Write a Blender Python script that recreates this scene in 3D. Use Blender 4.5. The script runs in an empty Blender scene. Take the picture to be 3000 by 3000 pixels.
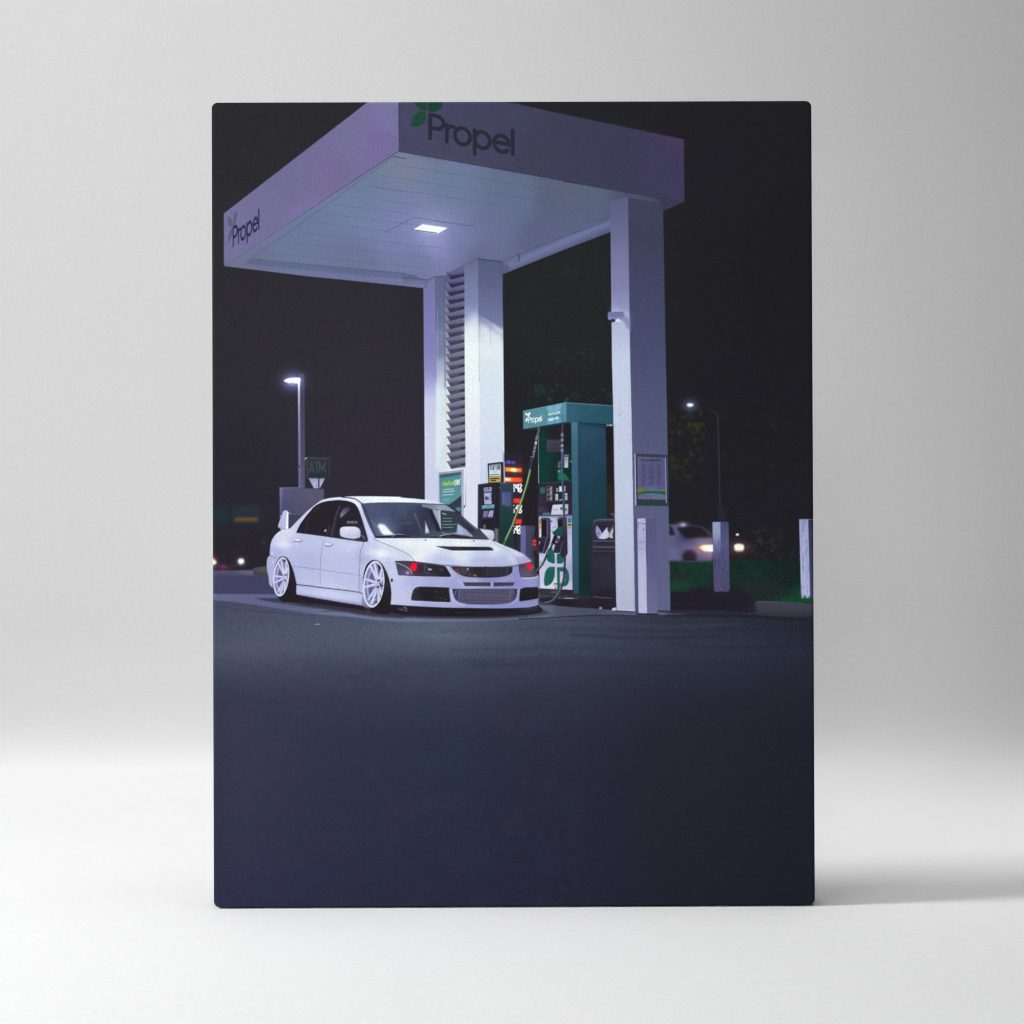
# A canvas print standing on a white studio sweep. The print itself is flat: it is painted below with plain
# numpy into a raster, and every printed thing becomes the patch of the canvas front that carries it.
import bpy, math
import numpy as np
from mathutils import Matrix

# ---------------------------------------------------------------- the printed picture, painted with plain numpy
X0, Y0, RW, RH = 612, 286, 1784, 2382          # raster window in picture pixels
IMG = np.zeros((RH, RW, 3), np.float32)
LAB = np.zeros((RH, RW), np.int16)
PARTS = ['printed_sky']
rng = np.random.default_rng(7)
ZT = dict(A=(580,260,.310559), B=(1100,260,.310559), C=(1650,260,.414079), D=(1180,740,.207039), E=(600,1060,.310559),
          F=(740,1420,.227743), G=(1100,1420,.279503), H=(1260,1340,.15528), I=(1500,1140,.186335), J=(1520,1440,.19155),
          K=(1780,1180,.331263), L=(600,1560,.15528), M=(1200,1120,.186335), N=(560,1750,.517598), O=(1500,1750,.517598),
          Q=(1180,1640,.093168), R=(1040,1600,.113879), S=(770,1600,.103493), U=(1300,1620,.15528), V=(1470,1340,.124138),
          W=(0,0,1.552795), Y=(1860,1320,.088), Z=(1560,760,.217391), n=(0,0,1.0))

def part_id(name):
    if name not in PARTS: PARTS.append(name)
    return PARTS.index(name)

def catmull(P, n=8):
    P = [P[0]] + list(P) + [P[-1]]
    out = []
    for i in range(1, len(P) - 2):
        p0, p1, p2, p3 = map(np.array, P[i-1:i+3])
        for k in range(n):
            t = k / n
            out.append(tuple(.5*((2*p1) + (-p0+p2)*t + (2*p0-5*p1+4*p2-p3)*t*t + (-p0+3*p1-3*p2+p3)*t**3)))
    out.append(tuple(P[-2]))
    return out

def path(s):
    """'G 10 20 ( 30 40 50 60 ) K 5 6' : a letter picks the sheet the numbers are measured on, brackets make a smooth run"""
    tag, pts, run, num = 'n', [], None, []
    for t in s.split():
        if t in ZT: tag = t
        elif t == '(': run = []
        elif t == ')': pts += catmull(run); run = None
        else:
            num.append(float(t))
            if len(num) == 2:
                x0, y0, k = ZT[tag]
                p = (x0 + num[0]*k - X0, y0 + num[1]*k - Y0); num = []
                (pts if run is None else run).append(p)
    return np.array(pts, np.float64)

def bbox(P, pad):
    x0 = max(0, int(P[:,0].min() - pad)); x1 = min(RW, int(P[:,0].max() + pad) + 2)
    y0 = max(0, int(P[:,1].min() - pad)); y1 = min(RH, int(P[:,1].max() + pad) + 2)
    return x0, y0, x1, y1

SS = 4
def coverage(P, bb):
    x0, y0, x1, y1 = bb
    w, h = x1 - x0, y1 - y0
    if w <= 0 or h <= 0: return np.zeros((max(h,0), max(w,0)), np.float32)
    acc = np.zeros((h*SS, w + 2), np.float64)
    Q = np.roll(P, -1, 0)
    for (ax, ay), (bx, by) in zip(P, Q):
        if ay == by: continue
        sg = 1.0 if by > ay else -1.0
        if by < ay: ax, ay, bx, by = bx, by, ax, ay
        r0 = max(0, int(math.ceil((ay - y0)*SS - .5))); r1 = min(h*SS - 1, int(math.floor((by - y0)*SS - .5 - 1e-9)))
        if r1 < r0: continue
        r = np.arange(r0, r1 + 1)
        yy = (r + .5)/SS + y0
        xx = np.clip(ax + (yy - ay)*(bx - ax)/(by - ay) - x0, 0, w)
        i = np.minimum(xx.astype(int), w); f = xx - i
        np.add.at(acc, (r, i), sg*(1 - f)); np.add.at(acc, (r, i + 1), sg*f)
    c = np.abs(np.cumsum(acc, 1)[:, :w])
    return np.clip(c, 0, 1).reshape(h, SS, w).mean(1).astype(np.float32)

def blur(a, s):
    if s <= 0: return a
    r = max(1, int(3*s)); k = np.exp(-np.arange(-r, r + 1)**2/(2*s*s)); k /= k.sum()
    for ax in (0, 1):
        pad = [(0,0)]*a.ndim; pad[ax] = (r, r)
        b = np.pad(a, pad, mode='edge'); o = np.zeros_like(a); n = a.shape[ax]
        for i, w in enumerate(k):
            sl = [slice(None)]*a.ndim; sl[ax] = slice(i, i + n)
            o += np.float32(w)*b[tuple(sl)]
        a = o
    return a

def rbf(spec, p=2.0, s=20.0, sx=1.0):
    """smooth shading through measured tones: 'G x y r g b  x y r g b ...'"""
    tag, vals, pts = 'n', [], []
    for t in spec.split():
        if t in ZT: tag = t
        else:
            vals.append(float(t))
            if len(vals) == 5:
                a, b, k = ZT[tag]
                pts.append((a + vals[0]*k - X0, b + vals[1]*k - Y0, vals[2], vals[3], vals[4])); vals = []
    pts = np.array(pts)
    def f(x, y):
        W = 0; C = 0
        for px, py, r, g, b in pts:
            w = 1/(((x - px)**2*sx + (y - py)**2)/(s*s) + 1)**p
            W = W + w; C = C + w[..., None]*np.array((r, g, b))
        return C/W[..., None]
    return f

def lin(spec):
    """gradient along a line: 'G x0 y0 x1 y1 t r g b t r g b ...'"""
    v = spec.split(); a, b, k = ZT[v[0]]; v = list(map(float, v[1:]))
    x0, y0, x1, y1 = a + v[0]*k - X0, b + v[1]*k - Y0, a + v[2]*k - X0, b + v[3]*k - Y0
    st = np.array(v[4:]).reshape(-1, 4)
    def f(x, y):
        t = ((x - x0)*(x1 - x0) + (y - y0)*(y1 - y0))/((x1 - x0)**2 + (y1 - y0)**2)
        return np.stack([np.interp(t, st[:,0], st[:,c]) for c in (1, 2, 3)], -1)
    return f

def table(xs, ys, rows):
    """tones on a lattice of picture coordinates, blended smoothly between"""
    T = np.array([[float(v) for v in r.split()] for r in rows]).reshape(len(ys), len(xs), 3)
    def f(x, y):
        X, Y = x + X0, y + Y0
        i = np.clip(np.searchsorted(ys, Y) - 1, 0, len(ys) - 2); j = np.clip(np.searchsorted(xs, X) - 1, 0, len(xs) - 2)
        a = np.array(ys); b = np.array(xs)
        ty = np.clip((Y - a[i])/(a[i+1] - a[i]), 0, 1)[..., None]; tx = np.clip((X - b[j])/(b[j+1] - b[j]), 0, 1)[..., None]
        ty = .5*ty + .5*ty*ty*(3 - 2*ty); tx = .5*tx + .5*tx*tx*(3 - 2*tx)
        return T[i, j]*(1-ty)*(1-tx) + T[i, j+1]*(1-ty)*tx + T[i+1, j]*ty*(1-tx) + T[i+1, j+1]*ty*tx
    return f

def shade(col, bb):
    x0, y0, x1, y1 = bb
    if not callable(col): return np.array(col, np.float32)
    st = 4 if (x1 - x0)*(y1 - y0) > 60000 else 1
    xs = np.arange(x0, x1 + st, st, dtype=np.float64); ys = np.arange(y0, y1 + st, st, dtype=np.float64)
    X, Y = np.meshgrid(xs, ys)
    C = col(X, Y).astype(np.float32)
    if st > 1: C = upsample(C, st)
    return C[:y1 - y0, :x1 - x0]

def upsample(C, st):
    h, w = C.shape[:2]
    y = np.arange((h - 1)*st)/st; x = np.arange((w - 1)*st)/st
    i = y.astype(int); j = x.astype(int); fy = (y - i)[:, None]; fx = (x - j)[None]
    if C.ndim == 3: fy = fy[..., None]; fx = fx[..., None]
    fy = fy.astype(np.float32); fx = fx.astype(np.float32)
    R = C[i]*(1 - fy) + C[i + 1]*fy
    return R[:, j]*(1 - fx) + R[:, j + 1]*fx

def noise(h, w, cell, seed):
    r = np.random.default_rng(seed)
    cy, cx = (cell, cell) if not isinstance(cell, tuple) else cell
    L = r.standard_normal((int(h/cy) + 3, int(w/cx) + 3)).astype(np.float32)
    y = np.arange(h)/cy; x = np.arange(w)/cx
    i = y.astype(int); j = x.astype(int); fy = (y - i); fx = (x - j)
    fy = (fy*fy*(3 - 2*fy))[:, None].astype(np.float32); fx = (fx*fx*(3 - 2*fx))[None].astype(np.float32)
    R = L[i]*(1 - fy) + L[i + 1]*fy
    return R[:, j]*(1 - fx) + R[:, j + 1]*fx

def comp(bb, cov, col, a, part):
    x0, y0, x1, y1 = bb
    if x1 <= x0 or y1 <= y0: return
    c = (cov*a)[..., None]
    IMG[y0:y1, x0:x1] += (shade(col, bb) - IMG[y0:y1, x0:x1])*c
    if part:
        L = LAB[y0:y1, x0:x1]; L[cov > .5] = part_id(part)

def fill(s, col, part=None, a=1.0, soft=0, clip=None, tex=None):
    P = path(s) if isinstance(s, str) else s
    bb = bbox(P, 3*soft + 1)
    cov = blur(coverage(P, bb), soft)
    if clip is not None: cov = cov*coverage(path(clip) if isinstance(clip, str) else clip, bb)
    if tex is not None: cov = cov*tex(bb)
    comp(bb, cov, col, a, part)

def seg_dist(P, bb, closed=False):
    x0, y0, x1, y1 = bb
    X, Y = np.meshgrid(np.arange(x0, x1) + .5, np.arange(y0, y1) + .5)
    d = np.full(X.shape, 1e9)
    Q = list(zip(P[:-1], P[1:]))
    for (ax, ay), (bx, by) in Q:
        vx, vy = bx - ax, by - ay
        t = np.clip(((X - ax)*vx + (Y - ay)*vy)/max(vx*vx + vy*vy, 1e-9), 0, 1)
        d = np.minimum(d, (X - ax - t*vx)**2 + (Y - ay - t*vy)**2)
    return np.sqrt(d)

def stroke(s, w, col, part=None, a=1.0, soft=0, clip=None):
    P = path(s) if isinstance(s, str) else s
    bb = bbox(P, w + 3*soft + 2)
    if bb[2] <= bb[0] or bb[3] <= bb[1]: return
    cov = np.clip(w/2 - seg_dist(P, bb) + .5, 0, 1).astype(np.float32)*min(1, w)
    cov = blur(cov, soft)
    if clip is not None: cov = cov*coverage(path(clip), bb)
    comp(bb, cov, col, a, part)

def ell(tag, cx, cy, rx, ry, rot=0, n=40, shear=0):
    a, b, k = ZT[tag]; t = np.linspace(0, 2*np.pi, n, endpoint=False)
    u, v = rx*np.cos(t), ry*np.sin(t); c, s_ = math.cos(rot), math.sin(rot)
    return np.stack([a + (cx + u*c - v*s_ + shear*v)*k - X0, b + (cy + u*s_ + v*c)*k - Y0], 1)

def glow(tag, cx, cy, r, col, a=1.0, ax=1.0):
    ox, oy, k = ZT[tag]; x, y, r = ox + cx*k - X0, oy + cy*k - Y0, r*k
    bb = (max(0, int(x - 4*r*ax)), max(0, int(y - 4*r)), min(RW, int(x + 4*r*ax)), min(RH, int(y + 4*r)))
    if bb[2] <= bb[0] or bb[3] <= bb[1]: return
    X, Y = np.meshgrid(np.arange(bb[0], bb[2]), np.arange(bb[1], bb[3]))
    g = np.exp(-(((X - x)/ax)**2 + (Y - y)**2)/(2*r*r))*a
    IMG[bb[1]:bb[3], bb[0]:bb[2]] += (g[..., None]*np.array(col)).astype(np.float32)

# stroke letters: L line, A arc (centre, radii, from, to in degrees), last number is the advance
def _f():
    o = 'A .33 .35 .33 .35 0 360'
    F = {
     'P': ('L 0 0 0 1 L 0 1 .3 1 A .3 .73 .27 .27 90 -90 L .3 .46 0 .46', .72), 'r': ('L 0 0 0 .7 A .24 .44 .24 .24 180 75', .34),
     'o': (o, .85), 'p': (o + ' L 0 -.3 0 .7', .83), 'e': ('L 0 .38 .66 .38 A .33 .35 .33 .35 0 318', .8), 'l': ('L 0 0 0 1', .2),
     'n': ('L 0 0 0 .7 A .25 .42 .25 .27 180 0 L .5 .42 .5 0', .7), 'i': ('L 0 0 0 .68 L 0 .92 0 .96', .2), 'a': (o + ' L .66 0 .66 .7', .85),
     'y': ('L 0 .7 .27 0 L .54 .7 .16 -.3', .72), 'u': ('L 0 .7 0 .27 A .25 .27 .25 .27 180 360 L .5 .7 .5 0', .7), 'd': (o + ' L .66 0 .66 1', .85),
     'v': ('L 0 .7 .25 0 L .25 0 .5 .7', .65), 'x': ('L 0 .7 .45 0 L 0 0 .45 .7', .6), 's': ('A .2 .52 .2 .17 30 270 A .2 .18 .2 .18 90 -150', .55),
     'C': ('A .45 .5 .45 .5 45 315', .95), 'E': ('L 0 0 0 1 L 0 1 .5 1 L 0 .5 .45 .5 L 0 0 .5 0', .66), 'F': ('L 0 0 0 1 L 0 1 .5 1 L 0 .5 .45 .5', .6),
     'S': ('A .27 .74 .27 .26 40 270 A .27 .25 .27 .25 90 -140', .7), 'T': ('L .3 0 .3 1 L 0 1 .6 1', .72), 'A': ('L 0 0 .35 1 L .35 1 .7 0 L .12 .33 .58 .33', .85),
     'R': ('L 0 0 0 1 L 0 1 .3 1 A .3 .75 .25 .25 90 -90 L .3 .5 0 .5 L .28 .5 .58 0', .72), 'H': ('L 0 0 0 1 L .6 0 .6 1 L 0 .5 .6 .5', .76),
     'D': ('L 0 0 0 1 L 0 1 .25 1 A .25 .5 .4 .5 90 -90 L .25 0 0 0', .8), 'B': ('L 0 0 0 1 L 0 1 .3 1 A .3 .76 .22 .24 90 -90 L 0 .52 .3 .52 A .3 .26 .27 .26 90 -90 L .3 0 0 0', .74),
     'I': ('L 0 0 0 1', .2), 'M': ('L 0 0 0 1 L 0 1 .4 .2 L .4 .2 .8 1 L .8 1 .8 0', 1.0), 'G': ('A .45 .5 .45 .5 45 355 L .5 .45 .9 .45', 1.0),
     '8': ('A .27 .75 .23 .25 0 360 A .27 .26 .27 .26 0 360', .7), '5': ('L .5 1 .1 1 L .1 1 .05 .58 A .27 .31 .27 .31 130 -140', .7),
     '1': ('L .12 0 .12 1 L .12 1 0 .85', .3), '4': ('L .42 0 .42 1 L .42 1 0 .35 L 0 .35 .6 .35', .72), '2': ('A .25 .74 .25 .26 160 -30 L .46 .6 0 0 L 0 0 .52 0', .68),
     '9': ('A .27 .7 .27 .3 0 360 L .54 .7 .3 0', .7), '0': ('A .27 .5 .27 .5 0 360', .7), '?': ('A .22 .75 .22 .25 170 -60 L .25 .5 .25 .3 L .25 .05 .25 .08', .6),
     '-': ('L 0 .35 .4 .35', .55), '.': ('L 0 0 0 .05', .2), ' ': ('', .4)}
    G = {}
    for ch, (sp, adv) in F.items():
        t = sp.split(); i = 0; S = []
        while i < len(t):
            if t[i] == 'L': v = list(map(float, t[i+1:i+5])); S.append(v); i += 5
            else:
                cx, cy, rx, ry, a0, a1 = map(float, t[i+1:i+7]); i += 7
                m = max(4, int(abs(a1 - a0)/24)); q = np.radians(np.linspace(a0, a1, m + 1))
                for k in range(m): S.append([cx + rx*math.cos(q[k]), cy + ry*math.sin(q[k]), cx + rx*math.cos(q[k+1]), cy + ry*math.sin(q[k+1])])
        G[ch] = (S, adv)
    return G
FONT = _f()

def text(txt, tag, x, y, ux, uy, w, col, part=None, a=1.0, soft=0, gap=0.0):
    """ux, uy: picture vectors of one letter unit to the right and up"""
    ox, oy, k = ZT[tag]; bx, by = ox + x*k - X0, oy + y*k - Y0
    ux = np.array(ux)*k; uy = np.array(uy)*k
    M = np.array([[ux[0], uy[0]], [ux[1], uy[1]]]); Mi = np.linalg.inv(M)
    sc = 1/math.sqrt(abs(np.linalg.det(M)))
    pen = 0.0
    for ch in txt:
        S, adv = FONT[ch]
        if S:
            S = np.array(S)
            q = np.concatenate([S[:, :2], S[:, 2:]]); q = q + [pen, 0]
            P = q@M.T + [bx, by]
            bb = bbox(P, w*max(abs(ux[0]), abs(uy[1])) + 2 + 3*soft)
            if bb[2] > bb[0] and bb[3] > bb[1]:
                X, Y = np.meshgrid(np.arange(bb[0], bb[2]) + .5 - bx, np.arange(bb[1], bb[3]) + .5 - by)
                gx = Mi[0,0]*X + Mi[0,1]*Y - pen; gy = Mi[1,0]*X + Mi[1,1]*Y
                d = np.full(gx.shape, 1e9)
                for ax, ay, cx, cy in S:
                    vx, vy = cx - ax, cy - ay
                    t = np.clip(((gx - ax)*vx + (gy - ay)*vy)/max(vx*vx + vy*vy, 1e-9), 0, 1)
                    d = np.minimum(d, (gx - ax - t*vx)**2 + (gy - ay - t*vy)**2)
                cov = blur(np.clip((w/2 - np.sqrt(d))/sc + .5, 0, 1).astype(np.float32), soft)
                comp(bb, cov, col, a, part)
        pen += adv + gap

def leaf(tag, x0, y0, x1, y1, wd, col, part=None, a=1.0, bend=.25):
    """a pointed leaf from a tip to a rounded end"""
    ox, oy, k = ZT[tag]
    p = np.array([ox + x0*k - X0, oy + y0*k - Y0]); q = np.array([ox + x1*k - X0, oy + y1*k - Y0]); d = q - p
    n = np.array([-d[1], d[0]])/np.hypot(*d)*wd*k
    t = np.linspace(0, 1, 14)
    wv = np.sin(np.pi*t**.8)
    L = [p + d*a_ + n*b_*.5 for a_, b_ in zip(t, wv)] + [p + d*a_ - n*b_*.5 for a_, b_ in zip(t[::-1], wv[::-1])]
    fill(np.array(L), col, part, a)

def rows(tag, x, y, ux, uy, n, dy, length, w, col, a=.7, seed=1):
    """lines of print too small to read"""
    r = np.random.default_rng(seed)
    for i in range(n):
        L = length*(r.uniform(.6, 1)); xx = 0
        while xx < L:
            wl = r.uniform(.06, .16)*length
            x0 = x + xx*ux + i*dy[0]; y0 = y + xx*uy + i*dy[1]
            x1 = x + min(L, xx + wl)*ux + i*dy[0]; y1 = y + min(L, xx + wl)*uy + i*dy[1]
            stroke(f'{tag} {x0} {y0} {x1} {y1}', w, col, a=a)
            xx += wl + .03*length

def speckle(scale, thr, seed, s2=None):
    if s2 is None: s2 = tuple(v/3 for v in scale) if isinstance(scale, tuple) else scale/3
    def f(bb):
        h, w = bb[3] - bb[1], bb[2] - bb[0]
        n = noise(h, w, scale, seed)*.7 + noise(h, w, s2, seed + 1)*.7
        return np.clip((n - thr)*1.4, 0, 1).astype(np.float32)
    return f
def paint_setting():
    # ---- night sky
    fill('n 560 240 2460 240 2460 2720 560 2720', rbf('n 650 320 42 41 45 700 900 43 41 48 1000 1100 44 42 50 640 1500 38 37 46 '
         '1100 1350 44 41 53 1600 900 35 36 39 1600 1250 32 32 37 2100 400 33 32 38 2340 800 30 29 34 2250 1200 30 29 35 2250 1500 31 30 36 '
         '1750 310 35 35 39 680 1650 37 34 41 1650 1600 32 30 37', s=90))
    g = 'printed_foliage'
    fill('I 230 -420 1620 -420 1620 300 230 300', (24,62,52), None, .5, 14, tex=speckle(26, .75, 3))
    fill('I 300 -160 1600 -160 1600 300 300 300', (28,100,70), None, .4, 12, tex=speckle(14, .9, 5))
    fill('I ( 320 -20 380 -60 520 -40 640 10 700 60 600 60 570 140 540 60 430 70 390 130 360 50 320 -20 )', (28,92,68), g, .5, 3, tex=speckle(9, .1, 9))
    fill('I ( 320 -20 450 -60 640 0 640 60 430 70 320 20 )', (26,92,66), g + '#2', .55, 5, tex=speckle(5, .2, 19))
    fill('I ( 900 60 960 20 1050 60 1040 150 940 150 900 60 )', (48,74,66), g + '#3', .7, 3, tex=speckle(6, .1, 11))
    fill('Z 380 80 620 80 620 220 380 220', (32,62,60), g + '#4', .55, 6, tex=speckle(10, .2, 12))
    fill('Z 340 1180 820 1180 820 1440 340 1440', (32,64,56), None, .5, 8, tex=speckle(14, .3, 13))
    fill('K ( 524 150 700 70 850 60 900 250 860 420 930 560 800 700 640 680 560 600 530 400 524 150 )', (54,58,28), g + '#5', .5, 14, tex=speckle(34, .1, 21))
    fill('K ( 690 90 860 60 850 230 720 260 690 90 )', (62,68,28), g + '#6', .6, 8, tex=speckle(26, 0, 24))
    fill('K ( 530 150 600 180 560 330 650 560 800 560 700 680 560 560 530 150 )', (56,60,28), g + '#7', .55, 8, tex=speckle(24, 0, 25))
    fill('K 1000 100 1560 100 1560 650 1000 650', (44,46,26), None, .45, 20, tex=speckle(32, .5, 22))
    fill('K ( 1240 1110 1360 1080 1500 1120 1480 1240 1520 1340 1300 1340 1240 1250 1240 1110 )', (62,62,70), g + '#8', .5, 10, tex=speckle(18, .1, 23))
    fill('K 1250 1310 1700 1310 1700 1370 1250 1370', (80,80,90), g + '#9', .5, 6, tex=speckle(8, .6, 26))
    fill('K 1380 1120 1560 1120 1560 1320 1380 1320', (26,52,34), g + '#10', .5, 14, tex=speckle(18, .1, 27))
    # ---- asphalt
    G = 'printed_asphalt'
    fill('L 60 716 L 1200 712 J -60 1560 K 556 1835 K 900 1835 K 1220 1850 K 2000 1900 n 2460 2720 n 560 2720',
         table([620, 700, 1000, 1300, 1600, 2000, 2380], [1672, 1690, 1735, 1770, 1810, 1860, 1900, 1950, 2000, 2060, 2160, 2400, 2660], [
             '84 83 110 86 85 112 86 84 110 80 80 104 70 74 96 50 52 68 36 37 50', '66 64 96 62 61 94 60 60 92 66 68 92 70 74 96 50 52 68 36 37 50', '62 62 92 62 62 92 60 60 92 70 72 96 78 82 106 56 58 76 36 37 50',
             '66 70 92 68 72 94 72 76 98 78 84 106 76 82 104 52 54 72 36 37 50', '68 74 94 72 78 98 74 82 104 82 92 114 68 74 96 46 50 66 36 37 49', '72 78 98 75 81 101 76 84 104 90 98 119 66 74 94 46 54 70 38 40 54',
             '76 80 100 79 84 104 74 80 99 76 84 104 62 70 90 49 56 72 40 43 57', '66 70 90 68 72 92 64 69 88 60 67 86 54 60 79 44 49 65 38 41 54', '58 61 81 60 62 82 58 62 81 57 63 81 51 56 74 41 45 60 37 39 52',
             '53 54 74 54 55 75 52 55 74 49 54 72 46 49 66 38 40 54 35 36 48', '51 52 73 53 54 75 47 50 70 42 48 66 41 43 60 36 38 50 33 34 45', '49 50 72 51 52 74 45 47 69 40 45 64 38 40 58 36 36 48 33 33 44', '45 46 72 48 48 75 43 44 68 41 42 62 38 39 58 35 35 49 32 32 45']), G)
    fill('N 60 330 2200 330 2200 1850 60 1850', (62,50,72), None, .2, 16, tex=speckle((60,90), .3, 31, (14,22)))
    fill('N 60 330 2200 330 2200 1850 60 1850', (40,56,78), None, .2, 16, tex=speckle((60,90), .3, 33, (14,22)))
    fill('N 60 60 1932 100 O 1800 130 O 1800 400 N 60 420', (116,128,146), None, .22, 1.0, tex=speckle((2.4,3.4), .9, 35))
    fill('N 60 60 1932 100 O 1800 130 O 1800 400 N 60 420', (40,44,60), None, .4, 1.2, tex=speckle((3,5), .8, 37))
    for i, (yy, aa) in enumerate([(300,.2),(520,.22),(640,.16),(700,.2),(860,.14),(940,.18),(1010,.2)]):
        stroke(f'O ( {-400+i*60} {yy*.5+40} {200+i*80} {yy*.5+26} {700+i*60} {yy*.5+36} 1700 {yy*.5+30} )', 9, (34,36,48), a=aa, soft=5)
    stroke('O ( -700 60 -200 80 0 74 400 62 )', 3, (38,42,58), a=.6, soft=1)
    stroke('N ( 130 50 300 70 560 96 700 105 )', 2.5, (50,54,72), a=.55, soft=1.2)
    stroke('O ( 230 160 560 152 900 170 1300 150 )', 4, (84,94,112), a=.28, soft=3)
    stroke('O ( 330 210 760 232 1180 220 )', 5, (30,34,46), a=.5, soft=3)
    stroke('O ( 900 265 1300 285 1700 270 )', 4, (30,32,44), a=.5, soft=3)
    stroke('F ( 805 1800 835 1792 865 1800 )', 2, (170,178,196), soft=.5)
    fill(ell('F', 350, 1796, 9, 7), (30,30,40))
    # pavement bands
    stroke('L ( 150 735 500 732 900 738 )', 7, (96,94,120), a=.6, soft=2)
    fill('L ( 600 755 760 735 1180 735 ) 1180 800 ( 900 805 760 790 600 755 )', (98,96,122), None, .7, 2)
    fill('F -700 1404 310 1410 345 1462 -700 1452', (98,100,138), 'printed_pavement_stripe', .95, 1.2)
    fill('F ( -700 1430 -100 1450 60 1456 250 1455 ) ( 250 1508 560 1562 800 1590 1300 1640 1932 1694 ) ( 1932 1748 1300 1702 800 1664 300 1586 0 1542 -300 1504 -700 1470 )', 
         rbf('F 0 1480 96 99 136 600 1590 94 98 134 1000 1640 104 112 146 1600 1700 104 112 150'), 'printed_pavement_stripe', .95, 1.2)
    fill('F ( 30 1462 250 1458 ) 345 1458 420 1520 ( 420 1530 200 1502 30 1462 )', (56,56,88), None, .95, 1)
    fill('F ( 840 1632 1000 1614 1190 1634 840 1634 )', (62,68,86), None, .7, 1)
    fill('G ( -300 1335 0 1380 400 1392 900 1398 1500 1392 1932 1380 ) 2100 1390 1932 1400 ( 1500 1410 900 1430 400 1436 0 1418 -300 1372 )', (108,116,148), 'printed_pavement_stripe', .9, 2)
    fill('J 120 1765 ( 330 1735 700 1760 1100 1780 ) 1490 1820 1800 1845 1800 1905 ( 1200 1905 600 1932 120 1945 )',
         rbf('J 350 1800 98 102 126 700 1830 78 82 104 1100 1850 74 78 98 1500 1870 84 88 112 1700 1890 90 94 120'), G, .95, 1)
    stroke('J ( 0 1950 500 1932 1000 1900 1400 1893 1800 1903 )', 3.2, (30,30,42), a=.85, soft=.8)
    fill('K 440 1850 ( 700 1842 900 1836 1200 1858 ) 1700 1905 1960 1930 1960 1900 1300 1862 1220 1858 ( 900 1826 700 1834 ) 440 1840', (92,96,118), None, .6, 1.5)
    fill('K 440 1855 ( 560 1862 700 1868 ) 640 1876 440 1872', (118,122,148), None, .8, 1)
    fill('K ( 520 1868 900 1868 1300 1880 1960 1915 ) 1960 1932 ( 1300 1900 900 1895 520 1890 )', (30,30,42), None, .7, 2)
    # ---- right hand verge: grass, kerb
    fill('K 530 1398 ( 900 1388 1300 1384 1830 1385 ) 1830 1780 1300 1770 ( 900 1700 530 1670 )', rbf('K 560 1430 24 49 40 700 1440 24 50 41 1200 1440 22 42 37 1600 1440 24 36 35 600 1640 26 62 45 1200 1560 24 46 40 1650 1740 24 74 48 1600 1560 24 37 36'), 'printed_grass')
    fill('K 530 1398 1830 1385 1830 1780 530 1700', (34,84,56), 'printed_grass', .3, 1, tex=speckle((4,6), .5, 41))
    fill('K 530 1398 1830 1385 1830 1780 530 1700', (18,26,30), 'printed_grass', .6, 1, tex=speckle((5,9), .4, 43))
    fill('K ( 550 1545 620 1510 720 1525 690 1560 550 1585 )', (36,36,40), None, .7, 3)
    fill('K 530 1680 ( 700 1660 800 1630 1080 1590 1400 1560 ) ( 1700 1690 1500 1720 1400 1750 1310 1756 1200 1790 ) 1220 1850 556 1842', rbf('K 700 1750 31 28 38 1200 1760 33 31 42 1300 1620 32 42 42'), None, .95, 6)
    fill('K 530 1700 1300 1752 1320 1856 ( 1200 1848 900 1828 556 1842 )', (33,30,42), None, .95, 3)
    fill('K 1300 1762 ( 1340 1752 1600 1762 1830 1778 ) 1830 1910 ( 1500 1895 1300 1862 ) 1300 1762', lin('K 1500 1750 1500 1900 0 84 86 98 .12 66 67 80 .5 62 63 76 .9 50 50 62 1 34 34 46'), 'printed_kerb', 1, 1)
    fill('K 1240 1800 1300 1752 1330 1856 1240 1850', (40,38,50), None, .8, 5)
    # left kerb
    fill('L ( 915 670 1040 650 1200 636 ) 1200 840 ( 1100 835 905 800 )', rbf('L 1000 668 92 88 96 1140 660 96 92 98 1000 760 60 56 64 1100 760 62 58 62 930 790 56 54 66'), 'printed_kerb#2', .95, 1)
    fill('L ( 1000 700 1040 690 1180 692 ) 1180 720 1050 715', (90,88,92), None, .7, 1)

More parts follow.
